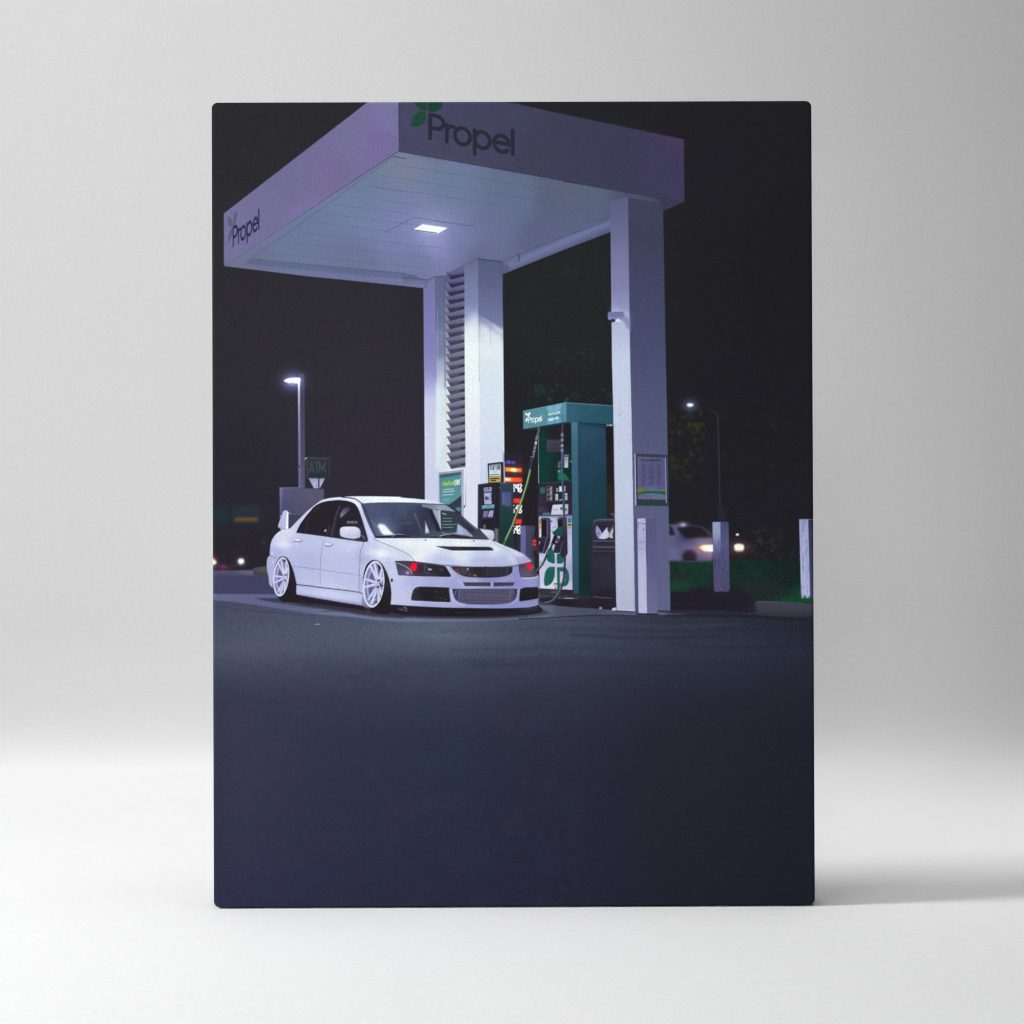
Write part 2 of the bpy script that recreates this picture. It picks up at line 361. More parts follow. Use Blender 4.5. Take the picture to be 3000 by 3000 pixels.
def paint_background():
    # street lamp and signs on the left
    p = 'printed_street_lamp'
    fill('E 884 112 940 104 946 1192 884 1192', lin('E 884 150 884 1192 0 66 63 82 .6 76 74 98 1 84 82 106'), p + '/pole', 1, .6)
    fill('E 878 195 896 195 902 800 908 1192 884 1192', lin('E 880 195 880 1192 0 225 225 250 .08 190 190 228 .3 140 140 190 .6 112 112 158 1 96 98 138'), p + '/pole', 1, .8)
    stroke('E 918 170 924 980', 2, (58,55,74), a=.8, soft=.6)
    fill(ell('E', 891, 990, 7, 7), (44,42,60))
    glow('E', 825, 182, 60, (60,62,105), 1, 1.2); glow('E', 825, 182, 26, (70,70,110), 1, 1.6)
    fill('E ( 742 182 770 160 820 150 898 152 900 190 880 206 830 198 790 200 742 182 )', (250,250,255), p + '/lamp_head', 1, 1)
    p = 'printed_bank_sign'
    fill('E ( 950 915 965 903 1080 903 1178 912 1182 930 ) 1180 1095 960 1095', (53,52,64), p, 1, 1)
    fill('E 968 935 1165 938 1172 1092 972 1088', rbf('E 1000 960 43 50 57 1150 960 41 46 55 1080 1070 36 50 53'), p, 1, 1.5)
    stroke('E ( 948 915 960 905 1170 910 )', 2, (84,82,100), a=.8)
    stroke('E 944 918 962 905', 2.6, (190,190,205), soft=.6)
    text('ATM', 'E', 985, 1040, (62,0), (0,-92), .2, (72,75,90), None, .8, .9)
    stroke('E ( 966 930 966 1080 985 1096 )', 2, (84,86,98), a=.6)
    fill('E 978 1098 1135 1100 1085 1192 1030 1194', lin('E 1050 1098 1050 1192 0 138 140 190 .3 164 164 206 1 180 178 212'), p, 1, .8)
    fill('E 1068 1098 1082 1098 1082 1195 1068 1195', (60,62,100), p, 1, .4)
    fill(ell('E', 1052, 1170, 4, 8), (70,70,96))
    p = 'printed_utility_cabinet'
    fill('E 708 1190 1125 1198 1125 1560 708 1560', rbf('E 760 1240 84 83 112 1000 1240 86 82 106 900 1380 80 78 106 760 1380 72 72 106 850 1500 62 66 94'), p, 1, .8)
    fill('E 706 1192 736 1192 724 1430 708 1430', lin('E 720 1190 720 1430 0 104 106 150 1 86 90 128'), p)
    stroke('E 706 1190 890 1188', 3.4, (108,108,158), p, .9, .6); stroke('E 940 1190 1124 1203', 2.4, (68,64,84), p)
    fill('E 735 1440 1000 1444 960 1600 740 1560', (58,62,84), p, 1, .6); stroke('E 790 1436 905 1442', 1.4, (108,112,140))
    p = 'printed_distant_billboard'
    fill('E 70 1360 218 1360 218 1520 70 1520', (33,46,56), p, .9, 4)
    fill('E 258 1358 522 1358 522 1528 258 1528', (38,48,58), p + '/panel', .95, 4)
    fill('E 285 1468 498 1468 498 1508 285 1508', (104,72,42), p + '/orange_strip', .9, 2.5)
    # car lights far left
    p = 'printed_distant_car'
    fill('L 100 420 ( 300 400 480 440 600 470 760 560 780 640 600 700 300 712 ) 100 715', (38,32,44), p, .75, 7)
    fill('L 100 610 ( 300 620 560 630 ) 540 680 300 690 100 690', (74,64,84), p, .5, 5)
    glow('L', 345, 650, 34, (70,4,14), 1, 1.3)
    glow('L', 680, 545, 52, (90,88,110)); fill(ell('L', 684, 543, 56, 54), (252,250,250), p + '/headlight', 1, 2); glow('L', 690, 495, 18, (0,-8,-60))
    glow('L', 150, 560, 60, (80,60,60)); fill('L ( 140 490 190 520 222 570 190 598 140 606 )', (250,240,236), p + '/headlight', 1, 2)
    stroke('L ( 142 480 165 500 195 530 )', 4, (216,110,60), a=.8, soft=2.5); glow('L', 180, 440, 40, (26,0,6))
    for q in [(345,460,14,12,40),(1100,205,60,12,36),(1100,100,30,8,26),(170,240,8,22,30),(280,0,14,6,70),(540,395,20,10,22)]:
        fill(ell('L', q[0], q[1], q[2], q[3]), (60+q[4],60+q[4],70+q[4]), None, .5, 3)
    # street lamp on the right
    p = 'printed_street_lamp#2'
    stroke('K 975 115 ( 985 500 ) 998 1050', 4, (54,52,74), p + '/pole', .8, .8)
    stroke('K ( 900 62 940 84 968 102 976 118 )', 2.4, (60,56,62), p + '/arm', .8, .8)
    glow('K', 730, 20, 34, (58,62,96), 1, 1.2); fill(ell('K', 730, 20, 29, 16), (236,242,255), p + '/lamp_head', 1, 1.2)
    fill('K 968 905 1052 905 1052 1052 968 1052', (38,36,50), p + '/pole', .8, 3)
    # sport utility car on the right
    p = 'printed_distant_car#2'
    fill('K 530 1078 ( 620 1072 700 1076 800 1090 850 1110 900 1150 930 1190 ) 930 1395 ( 860 1402 530 1398 )', rbf('K 560 1150 92 92 130 700 1260 94 94 136 560 1340 98 98 142 900 1340 98 96 138 850 1230 92 92 132 700 1200 56 52 92 860 1380 80 72 110'), p, 1, 3)
    fill('K 612 1098 ( 700 1086 800 1095 860 1125 925 1192 ) ( 800 1196 690 1198 ) 640 1150', (30,28,36), p + '/window', 1, 3)
    fill('K 540 1092 ( 570 1094 600 1170 ) 540 1172', (34,34,48), p + '/window', 1, 2.5)
    fill('K 880 1120 930 1080 930 1180', (44,46,50), None, .8, 4)
    glow('K', 665, 1076, 16, (110,110,120), 1, 1.6); stroke('K 600 1068 650 1076', 2.2, (60,58,84), soft=1.5)
    fill(ell('K', 725, 1362, 66, 62), (36,30,42), p + '/wheel', 1, 4, clip='K 530 1290 930 1290 930 1398 530 1398')
    fill('K ( 790 1225 860 1230 930 1262 ) 930 1236 860 1222', (70,66,108), None, .8, 3)
    glow('K', 880, 1286, 60, (70,40,30), 1, 1.6)
    fill('K ( 792 1280 830 1262 870 1256 934 1254 ) 934 1320 ( 860 1314 792 1280 )', lin('K 795 1280 934 1280 0 236 110 30 .2 250 200 120 .35 255 250 238 1 255 252 246'), p + '/headlight', 1, 1.6)
    glow('K', 1165, 1280, 40, (60,34,30), 1, 1.4)
    fill('K ( 1118 1258 1150 1246 1200 1256 1206 1290 1190 1312 1130 1310 1118 1258 )', (255,250,240), p + '/headlight#2', 1, 1.8)
    stroke('K 1110 1312 1212 1306', 3, (150,70,56), a=.6, soft=1.6)
    fill(ell('K', 1148, 1166, 14, 11), (240,242,250), None, 1, 1)
    # ---- bollards
    p = 'printed_bollard'
    fill('K 928 1055 998 1053 1004 1672 940 1672', lin('K 950 1055 956 1672 0 150 156 198 .15 148 154 196 .35 112 114 158 .55 80 76 116 1 84 78 118'), p)
    fill('K 998 1053 1070 1053 1080 1668 1004 1672', lin('K 1030 1055 1036 1672 0 70 74 112 .3 84 86 132 .7 78 76 116 1 76 74 110'), p)
    fill('K 930 1200 1075 1200 1078 1670 934 1670', (52,48,80), None, .5, .8, tex=speckle((26,3), .5, 51)); stroke('K 1004 1640 1004 1680', 1.6, (150,150,180), a=.6)
    fill('K 932 1055 1004 1055 1004 1300 932 1300', (96,104,140), None, .3, .8, tex=speckle((30,4), .4, 52))
    fill('K 935 1640 960 1690 1000 1660 1040 1690 1085 1655 1085 1700 935 1700', (34,38,44), None, .9, 1)
    p = 'printed_bollard#2'; fill('K 1694 1030 1775 1028 1792 1726 1712 1730', lin('K 1700 1030 1700 1730 0 160 164 208 .4 172 174 216 1 178 182 226'), p, 1, .5)
    fill('K 1694 1030 1775 1028 1792 1726 1712 1730', (96,98,136), None, .45, .8, tex=speckle((40,3), .7, 53))
    fill('K 1775 1028 1840 1030 1840 1730 1792 1726', lin('K 1800 1030 1800 1730 0 52 56 86 1 70 72 112'), p)
    fill('K 1694 1028 1840 1028 1840 1036 1694 1038', (128,130,172), None, .6); fill(ell('K', 1734, 1634, 4, 5), (50,50,70))
    stroke('K ( 1722 1040 1730 1090 1726 1140 )', 1.2, (80,80,112), a=.7)
    fill('K ( 1700 1740 1712 1690 1722 1735 1745 1700 1765 1735 1790 1705 1800 1740 )', (30,84,52), None, .9, 1)
    p = 'printed_bollard#3'; fill('J 22 525 103 525 103 1100 22 1000', (108,105,155), p, 1, .6); fill('J 103 525 212 525 212 1200 103 1100', (70,71,98), p, 1, 1)

def paint_canopy():
    p = 'printed_canopy'
    # ---- fascias and soffit
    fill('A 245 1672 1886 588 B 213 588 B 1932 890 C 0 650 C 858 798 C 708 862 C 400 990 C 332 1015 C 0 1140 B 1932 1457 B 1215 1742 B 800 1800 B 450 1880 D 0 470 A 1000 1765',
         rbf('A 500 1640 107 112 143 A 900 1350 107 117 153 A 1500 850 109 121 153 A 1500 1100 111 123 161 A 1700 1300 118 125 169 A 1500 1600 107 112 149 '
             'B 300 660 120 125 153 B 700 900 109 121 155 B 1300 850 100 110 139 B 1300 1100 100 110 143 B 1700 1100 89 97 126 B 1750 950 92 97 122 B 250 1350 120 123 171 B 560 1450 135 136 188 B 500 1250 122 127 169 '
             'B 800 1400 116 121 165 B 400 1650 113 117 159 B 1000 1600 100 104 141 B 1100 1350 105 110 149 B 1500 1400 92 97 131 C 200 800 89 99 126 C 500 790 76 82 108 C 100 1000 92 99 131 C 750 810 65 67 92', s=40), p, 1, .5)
    sf = 'A 245 1672 1886 588 B 213 588 B 1932 890 C 0 650 C 858 798 C 708 862 C 400 990 C 332 1015 C 0 1140 B 1932 1457 B 1215 1742 B 800 1800 B 450 1880 D 0 470'
    for l, a_ in [('B 170 715 700 795 1260 888 1900 990', .55), ('B 60 820 600 905 1300 1020 1900 1110', .45), ('B 0 930 500 995 1250 1110', .45), ('B 250 655 160 640', .6),
              ('A 1440 1010 1932 1075 2100 1096', .4), ('A 1560 915 1932 968', .45), ('A 1280 1090 1932 1168', .4), ('A 1200 1178 1932 1270 2200 1310', .4), ('A 1100 1262 1932 1360', .35), ('A 980 1360 1932 1458 2300 1500', .35),
              ('A 850 1452 1932 1560 2200 1590', .3), ('A 640 1545 1932 1672 2200 1700', .35), ('B 0 1545 800 1640', .18), ('B 0 1440 900 1545', .15),
              ('B 1400 1130 1890 1200', .2), ('B 1000 1290 1880 1330', .18), ('C 60 735 330 768', .4), ('C 0 905 330 965', .2), ('C 60 985 330 900', .15)]:
        stroke(l, 2.0, (66,74,104), a=a_*.62, soft=.9, clip=sf)
    stroke('A 500 1606 1180 1122 1840 640', 3, (70,78,110), a=.4, soft=1.5, clip=sf)
    stroke('A 262 1668 1886 606 B 240 604', 4.5, (112,116,150), a=.4, soft=1.5)
    stroke('A 250 1664 1886 592 B 213 592', 1.8, (50,50,74), a=.9, soft=.5)
    stroke('B 213 590 B 1932 894 C 0 654 C 822 800', 2.2, (42,44,66), a=.9, soft=.6)
    stroke('B 170 636 290 660', 2, (48,52,74), a=.8)
    fill('A 480 1608 A 1932 1738 A 2070 1760 A 2070 1815 A 1932 1800 A 450 1652', (84,92,126), None, .55, 2, clip=sf)
    fill('A 250 1670 A 1000 1738 A 1932 1822 D 80 452 D 280 486 D 280 505 D 0 472 A 1000 1765', (112,112,158), p, .8, 1, clip=sf)
    stroke('A 500 1606 A 1932 1742 B 480 1806', 2, (66,72,102), a=.6, soft=.8)
    fill('D 0 350 340 385 345 470 300 500 0 462', lin('D 0 350 0 470 0 84 90 122 .5 102 106 148 1 116 118 166'), None, .8, 1.2)
    stroke('D 0 345 340 385 350 470', 2, (60,66,92), a=.7, soft=.7)
    # lamp housing outline and lamp
    stroke('B 105 1352 360 1213 935 1298', 1.7, (62,68,98), a=.6, soft=.5); stroke('B 560 1250 880 1295', 1.6, (66,72,106), a=.35, soft=.6)
    glow('B', 515, 1325, 110, (14,14,20), 1, 1.5); glow('B', 515, 1325, 34, (30,30,40), 1, 1.9)
    fill('B 440 1280 680 1314 582 1370 345 1334', (250,252,255), 'printed_canopy_light', 1, .6)
    stroke('B 350 1330 580 1362', 2.6, (56,66,76), a=.9)
    for i in range(9): fill(ell('B', 450 + i*25, 1281 + i*3.6, 8, 6), (255,255,255), 'printed_canopy_light', .9, .8)
    for i in range(26): fill(ell('B', 420 + (i % 9)*26 - (i//9)*22, 1302 + (i % 9)*3.4 + (i//9)*12, 5, 3), (214,232,246), None, .5, .5)
    # back right beam
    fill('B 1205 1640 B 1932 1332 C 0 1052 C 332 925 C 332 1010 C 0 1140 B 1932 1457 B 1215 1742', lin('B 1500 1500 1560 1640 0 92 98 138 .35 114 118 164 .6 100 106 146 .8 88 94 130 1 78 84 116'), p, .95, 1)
    stroke('B 1215 1625 1345 1562 1356 1620 1300 1640', 1.8, (62,66,96), a=.7); stroke('B 1352 1558 1356 1625', 3, (58,62,86), a=.9)
    stroke('B 1366 1558 B 1932 1334 C 0 1048 C 330 935', 1.8, (64,70,100), a=.6, soft=.7)
    # left fascia
    fill('A 244 1176 1620 110 1884 110 1886 588 245 1672', rbf('A 300 1400 116 110 156 A 700 1100 114 108 152 A 900 1000 112 106 148 A 980 1150 122 110 162 A 1300 800 116 106 152 A 1500 500 118 110 156 A 1820 300 124 114 164 A 1700 500 118 106 160'), p + '/fascia', 1, .5)
    fill('A 244 1176 1620 110 1884 110 1886 588 245 1672', (112,102,166), None, .2, 10, tex=speckle(44, .4, 61))
    fill('A 950 630 950 1190 960 1185 960 625', (134,122,172), None, .3, 1)

    # right fascia
    fill('B 210 100 B 1130 100 B 1932 275 C 0 180 C 853 358 C 858 798 C 0 650 B 1932 890 B 213 588', rbf('B 250 350 72 72 100 B 700 400 68 70 96 B 500 600 74 72 98 B 1200 300 68 68 94 B 1600 600 63 63 86 C 100 400 62 62 86 C 400 500 60 60 86 C 800 500 62 60 90 C 850 400 72 62 92'), p + '/fascia#2', 1, .5)
    fill('B 210 100 B 1130 100 B 1932 275 C 0 180 C 853 358 C 858 798 C 0 650 B 1932 890 B 213 588', (76,60,92), None, .18, 12, tex=speckle(60, .3, 63, 20))
    fill('B 210 100 B 1130 100 B 1932 275 C 0 180 C 853 358 C 858 798 C 0 650 B 1932 890 B 213 588', (56,64,90), None, .25, 12, tex=speckle(60, .3, 65, 20))
    stroke('B 209 100 B 213 590', 2, (150,142,190), p + '/fascia', .9, .6)
    stroke('C 820 798 856 798', 1.8, (66,64,92), a=.7)
    fill('C 680 790 C 850 800 C 708 862', (52,54,78), None, .6, 2)
    # lettering
    k = (58,55,74)
    text('Propel', 'B', 516, 468, (220,42), (0,-222), .165, (44,42,56), p + '/lettering', 1, .3)
    text('Propel', 'A', 333, 1484, (68,-47), (-1,-172), .165, (48,44,72), p + '/lettering#2', 1, .3)
    g = (30,68,56)
    fill('B ( 480 100 478 205 430 196 385 165 362 130 350 100 )', g, p + '/leaf_emblem', 1, .6)
    fill('B ( 500 100 495 205 540 218 590 205 625 165 636 120 632 100 )', (28,64,54), p + '/leaf_emblem', 1, .6)
    fill('B ( 478 225 474 280 455 325 400 355 340 356 338 330 350 280 385 235 430 217 478 225 )', (32,72,56), p + '/leaf_emblem', 1, .6)
    g = (86,94,122)
    fill('A ( 282 1215 300 1205 318 1240 325 1280 318 1300 300 1308 284 1270 282 1215 )', g, p + '/leaf_emblem#2', .9, .6)
    fill('A ( 326 1300 330 1250 340 1190 362 1160 368 1190 358 1250 340 1290 326 1300 )', g, p + '/leaf_emblem#2', .9, .6)
    fill('A ( 285 1455 287 1390 300 1340 322 1325 322 1380 305 1430 285 1455 )', g, p + '/leaf_emblem#2', .9, .6)

def paint_columns():
    # wall with louvres between the left and the middle column
    L = 'printed_louvre_wall'
    fill('D 290 480 D 460 345 D 580 325 D 870 160 M 880 1345 M 880 1932 G 700 300 G 400 300 M 243 1932 M 230 0', 
         rbf('D 520 500 96 100 136 D 520 900 100 104 142 D 530 1400 112 118 156 D 530 1650 150 156 190 D 540 1750 196 202 226 D 640 500 92 94 134 D 640 1200 118 122 160 D 640 1600 170 178 204 '
             'M 500 200 214 221 236 M 500 800 214 220 236 M 500 1200 210 216 234 M 700 1400 222 224 240 M 330 1500 196 195 228 M 350 1800 196 194 228 M 860 1800 214 212 236', s=25), L, 1, .4)
    stroke('D 580 335 584 1100 592 1932', 2, (84,88,124), a=.5, soft=.8); stroke('D 488 820 500 1932', 1.8, (176,180,216), a=.55, soft=.6)
    stroke('M 560 1390 552 900', 1.6, (186,192,212), a=.6, soft=1)
    # left column outer face
    fill('D 293 505 D 350 465 D 350 385 D 460 345 D 482 1932 M 420 0 M 410 1360 M 460 1420 M 462 1932 G 560 170 M 243 1860 M 230 0',
         lin('D 300 505 300 3300 0 116 114 164 .12 122 120 178 .3 128 124 182 .42 140 138 192 .5 168 168 218 .56 196 196 232 .75 200 200 232 1 200 198 232'), 'printed_column', 1, .4)
    stroke('D 350 388 460 345 580 335', 2, (56,58,84), a=.8, soft=.6); stroke('D 462 345 470 1100', 1.8, (84,84,126), a=.7, soft=.6)
    fill('M 410 0 470 0 470 1340 400 1340', (222,228,240), None, .4, 4)
    # louvres
    T = L + '/slat'
    fill('D 600 340 D 872 200 M 868 0 M 880 1335 M 650 1362 M 590 1240 M 570 70 D 600 1900', lin('D 700 260 700 3000 0 92 90 132 .35 86 86 112 .6 112 114 134 1 120 120 140'), None, .9, 1)
    kk = .207039/.186335
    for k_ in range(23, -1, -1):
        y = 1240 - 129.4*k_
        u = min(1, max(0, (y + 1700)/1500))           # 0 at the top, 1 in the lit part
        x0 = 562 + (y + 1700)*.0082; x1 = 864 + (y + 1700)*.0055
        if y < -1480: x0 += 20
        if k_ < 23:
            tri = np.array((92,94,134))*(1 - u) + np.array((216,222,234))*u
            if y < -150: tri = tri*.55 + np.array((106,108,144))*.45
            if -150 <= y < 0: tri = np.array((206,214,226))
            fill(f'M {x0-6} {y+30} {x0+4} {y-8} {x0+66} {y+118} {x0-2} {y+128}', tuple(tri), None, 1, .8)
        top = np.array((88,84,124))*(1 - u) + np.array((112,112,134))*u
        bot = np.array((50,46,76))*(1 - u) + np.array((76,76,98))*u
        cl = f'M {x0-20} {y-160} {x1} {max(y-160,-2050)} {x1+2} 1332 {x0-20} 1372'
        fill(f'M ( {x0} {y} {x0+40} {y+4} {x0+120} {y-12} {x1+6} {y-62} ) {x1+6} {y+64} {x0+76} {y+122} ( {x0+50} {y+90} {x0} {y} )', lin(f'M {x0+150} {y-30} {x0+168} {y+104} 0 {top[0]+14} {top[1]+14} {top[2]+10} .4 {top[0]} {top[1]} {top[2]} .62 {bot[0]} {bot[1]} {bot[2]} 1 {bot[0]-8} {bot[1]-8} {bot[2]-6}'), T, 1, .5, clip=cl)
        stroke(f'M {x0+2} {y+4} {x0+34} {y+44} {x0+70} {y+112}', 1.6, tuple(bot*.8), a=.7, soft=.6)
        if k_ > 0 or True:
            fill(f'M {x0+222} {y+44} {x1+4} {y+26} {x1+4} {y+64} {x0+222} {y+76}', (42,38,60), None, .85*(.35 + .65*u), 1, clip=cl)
    # middle column
    C = 'printed_column#2'
    fill('D 870 165 D 1064 85 D 1082 1800 M 1112 100 M 1120 1932 G 1074 480 G 800 480 M 883 1932 M 880 1345 M 868 0', 
         lin('D 960 90 960 3200 0 100 103 138 .1 114 118 162 .2 126 130 176 .26 150 157 200 .31 206 213 236 .38 232 237 247 .6 234 236 247 .75 226 225 242 1 214 214 238'), C, 1, .4)
    fill('D 1000 850 1068 870 1075 1250 880 1250 880 1100', (236,236,248), None, .55, 8)
    fill('D 1060 85 D 1410 130 M 1478 0 M 1492 1250 M 1500 1932 H 1400 1200 G 1074 480 M 1108 1932 M 1098 0', 
         lin('D 1180 90 1180 3200 0 80 86 114 .12 86 91 122 .26 96 101 140 .29 106 112 152 .4 214 221 239 .45 217 223 240 .75 210 215 237 1 200 204 234'), C, 1, .4)
    fill('D 1062 830 D 1078 840 ( 1180 905 1300 990 1418 1060 ) D 1424 1180 ( 1300 1080 1180 985 1068 930 )', lin('D 1200 900 1160 1040 0 112 116 160 1 216 220 240'), C, .9, 5, clip='D 1060 85 D 1410 130 M 1478 0 M 1492 1250 M 1108 1250 M 1098 0')
    fill('D 1061 500 1412 500 ( 1418 1080 1300 1000 1180 925 1068 835 )', lin('D 1200 500 1200 1050 0 94 98 138 .6 106 110 154 1 116 120 168'), C, 1, 3, clip='D 1060 85 D 1410 130 M 1478 0 M 1492 1250 M 1108 1250 M 1098 0')
    fill('D 1062 90 1412 130 1412 520 1062 520', lin('D 1180 100 1180 520 0 82 90 120 1 94 98 138'), C, 1, 1)
    fill('D 1068 960 ( 1180 1030 1300 1110 1424 1210 ) D 1428 1500 1072 1500', (224,227,244), C, .9, 8, clip='D 1060 85 D 1410 130 M 1478 0 M 1492 1250 M 1108 1250 M 1098 0')
    stroke('D 1060 85 1410 130', 2.4, (50,56,72), a=.9, soft=.6); stroke('D 872 168 1060 88', 1.6, (74,76,106), a=.6, soft=.8); stroke('D 1411 132 1414 420', 1.6, (60,64,86), a=.6, soft=.6)
    stroke('D 1235 170 1242 1300', 1.4, (78,82,116), a=.4, soft=.8)
    stroke('D 1061 100 1068 850', 1.4, (134,136,186), a=.6, soft=.8)
    fill('D 1415 150 1500 170 1500 300 1440 285 1415 262', (66,70,92), None, .5, 4)
    # right column
    C = 'printed_column#3'
    fill('C 332 790 C 460 768 C 478 1932 K 210 0 K 245 1845 K 75 1836 K 48 0 C 345 1932', 
         lin('C 400 770 400 3700 0 92 94 132 .06 100 101 142 .14 118 118 162 .22 130 130 178 .265 144 146 194 .3 176 181 217 .36 190 196 227 .4 196 203 232 .6 194 199 229 .75 191 196 227 1 176 178 210'), C, 1, .4)
    fill('C 456 768 C 706 815 C 726 1932 K 524 0 K 556 1842 K 245 1845 K 210 0 C 474 1932', 
         lin('C 560 770 560 3700 0 62 67 90 .1 61 65 88 .2 65 69 98 .33 70 74 106 .5 80 84 116 .7 88 91 126 .85 90 93 130 1 95 98 136'), C, 1, .4)
    fill('C 340 1530 C 470 1600 C 470 1720 C 340 1600', (196,198,232), None, .35, 7)
    fill('C 425 1590 ( 440 1605 470 1625 ) 472 1715 ( 450 1690 430 1650 ) 400 1640', (138,136,190), None, .9, 2)
    stroke('C 456 770 474 1932', 1.2, (150,148,196), a=.4, soft=.8); stroke('C 332 792 400 765', 2, (64,68,92), a=.6, soft=1)
    stroke('K 50 310 212 296', 1.2, (214,206,232), a=.6); stroke('K 75 1838 245 1850', 2, (40,38,56), a=.9, soft=.5); stroke('K 75 1825 245 1840', 2, (220,222,240), a=.6, soft=1)
    fill(ell('K', 112, 98, 3, 7), (88,90,120)); fill(ell('K', 104, 108, 3, 4), (88,90,120)); fill(ell('K', 98, 822, 3, 3), (130,130,160)); fill(ell('K', 134, 1668, 4, 4), (120,120,150))
    fill('K 40 1820 ( 60 1806 76 1812 ) 76 1836 40 1836', (226,228,244), None, .9, 1)
    # camera on the right column
    q = 'printed_security_camera'
    fill('C ( 316 1582 345 1577 425 1576 ) 432 1600 ( 425 1640 400 1634 380 1636 355 1640 325 1634 316 1620 316 1582 )', lin('C 370 1577 370 1640 0 150 146 196 .25 112 108 160 .6 128 124 178 1 164 160 206'), q, 1, .5)
    fill(ell('C', 350, 1640, 19, 12), (46,46,58), q + '/lens', 1, .5); fill('C ( 375 1632 392 1625 400 1640 420 1640 ) 415 1650 370 1648', (222,224,246), None, .9, .8)
    stroke('C 318 1583 430 1580', 1.6, (70,66,100), a=.7)
    # notice board
    q = 'printed_notice_board'
    fill('Y -20 100 1085 140 1120 1850 20 1835', rbf('Y 500 150 54 58 74 40 800 50 54 84 1080 800 58 64 92 600 1800 50 58 66 600 1700 34 60 60'), q + '/frame', 1, .5)
    fill('Y -12 105 18 110 46 1815 8 1820', (182,180,222), q + '/frame', 1, .5)
    fill('Y 82 200 1000 235 1035 1630 95 1615', rbf('Y 200 300 92 92 124 900 300 84 84 122 200 1100 88 88 126 900 1100 86 84 134 500 800 82 82 122 600 1560 116 112 150'), q + '/poster', 1, .5)
    text('Can you drive E85?', 'Y', 195, 330, (58,2.6), (0,-66), .2, (34,32,62), None, .9, .4)
    rows('Y', 200, 365, 1, .03, 1, (0,0), 640, 1.2, (44,44,78), .7, 3)
    for c_ in range(3):
        rows('Y', 210 + c_*262, 440 + c_*8, 1, .03, 22, (0,34), 170, 1.3, (54,54,90), .55, 5 + c_)
    fill('Y 84 1225 ( 150 1230 260 1270 380 1350 ) 380 1400 90 1470', (120,104,46), None, 1, .8); fill('Y ( 760 1350 850 1300 940 1275 1028 1280 ) 1030 1400 760 1380', (120,106,40), None, 1, .8)
    fill('Y 88 1405 ( 200 1380 380 1345 600 1340 850 1350 1030 1368 ) 1034 1475 ( 850 1450 600 1435 380 1440 200 1455 88 1480 )', (24,92,72), None, 1, .8)
    rows('Y', 320, 1500, 1, .03, 4, (0,28), 320, 1.2, (70,68,104), .7, 9)
    text('Propel', 'Y', 705, 1585, (50,3), (0,-48), .16, (60,60,92), None, .85, .4); leaf('Y', 680, 1485, 705, 1520, 24, (50,60,80)); leaf('Y', 735, 1485, 712, 1520, 20, (50,60,80)); leaf('Y', 680, 1570, 702, 1535, 22, (50,60,80))
    fill('Y 90 1650 1035 1665 1040 1740 90 1730', (30,74,62), None, .6, 2, tex=speckle(6, .2, 71))
    stroke('Y 1015 245 1050 1740', 2.4, (158,156,206), q + '/frame', .95, .4)
    # near bollard before the right column
    p = 'printed_bollard#4'
    fill('K 236 1020 262 1020 275 1862 245 1850', (66,66,104), None, .7, 2)
    fill('K 340 1018 432 1018 443 1866 352 1864', lin('K 380 1020 380 1866 0 84 84 124 .5 92 90 134 1 108 106 150'), p, 1, .5)
    fill('K 262 1024 338 1020 352 1864 274 1862', lin('K 300 1020 300 1866 0 176 172 212 .3 166 164 206 .4 178 176 216 1 188 184 222'), p, 1, .5)
    stroke('K 338 1020 342 1250 352 1864', 1.4, (70,66,100), a=.8); stroke('K 340 1020 405 1018', 1.2, (110,108,150), a=.8)
    stroke('K ( 264 1068 280 1062 310 1070 340 1072 )', 1.3, (50,46,66), a=.9); stroke('K 340 1120 344 1220 342 1300 350 1420', 1.8, (44,40,60), a=.7)
    stroke('K ( 264 1070 272 1100 268 1110 )', 1.3, (50,46,66), a=.8); stroke('K 314 1108 324 1130', 2, (60,56,80), a=.7); stroke('K 265 1285 300 1292', 1.2, (90,88,124), a=.7); stroke('K 268 1232 330 1224', 1.2, (120,118,158), a=.6)
    fill('K 272 1220 335 1222 340 1245 272 1248', (146,144,186), None, .4, 1.5); stroke('K 274 1864 352 1868 443 1868', 3, (28,26,38), a=.9, soft=.6)
    stroke('K 443 1840 556 1842', 2.6, (36,34,48), a=.9, soft=.6)
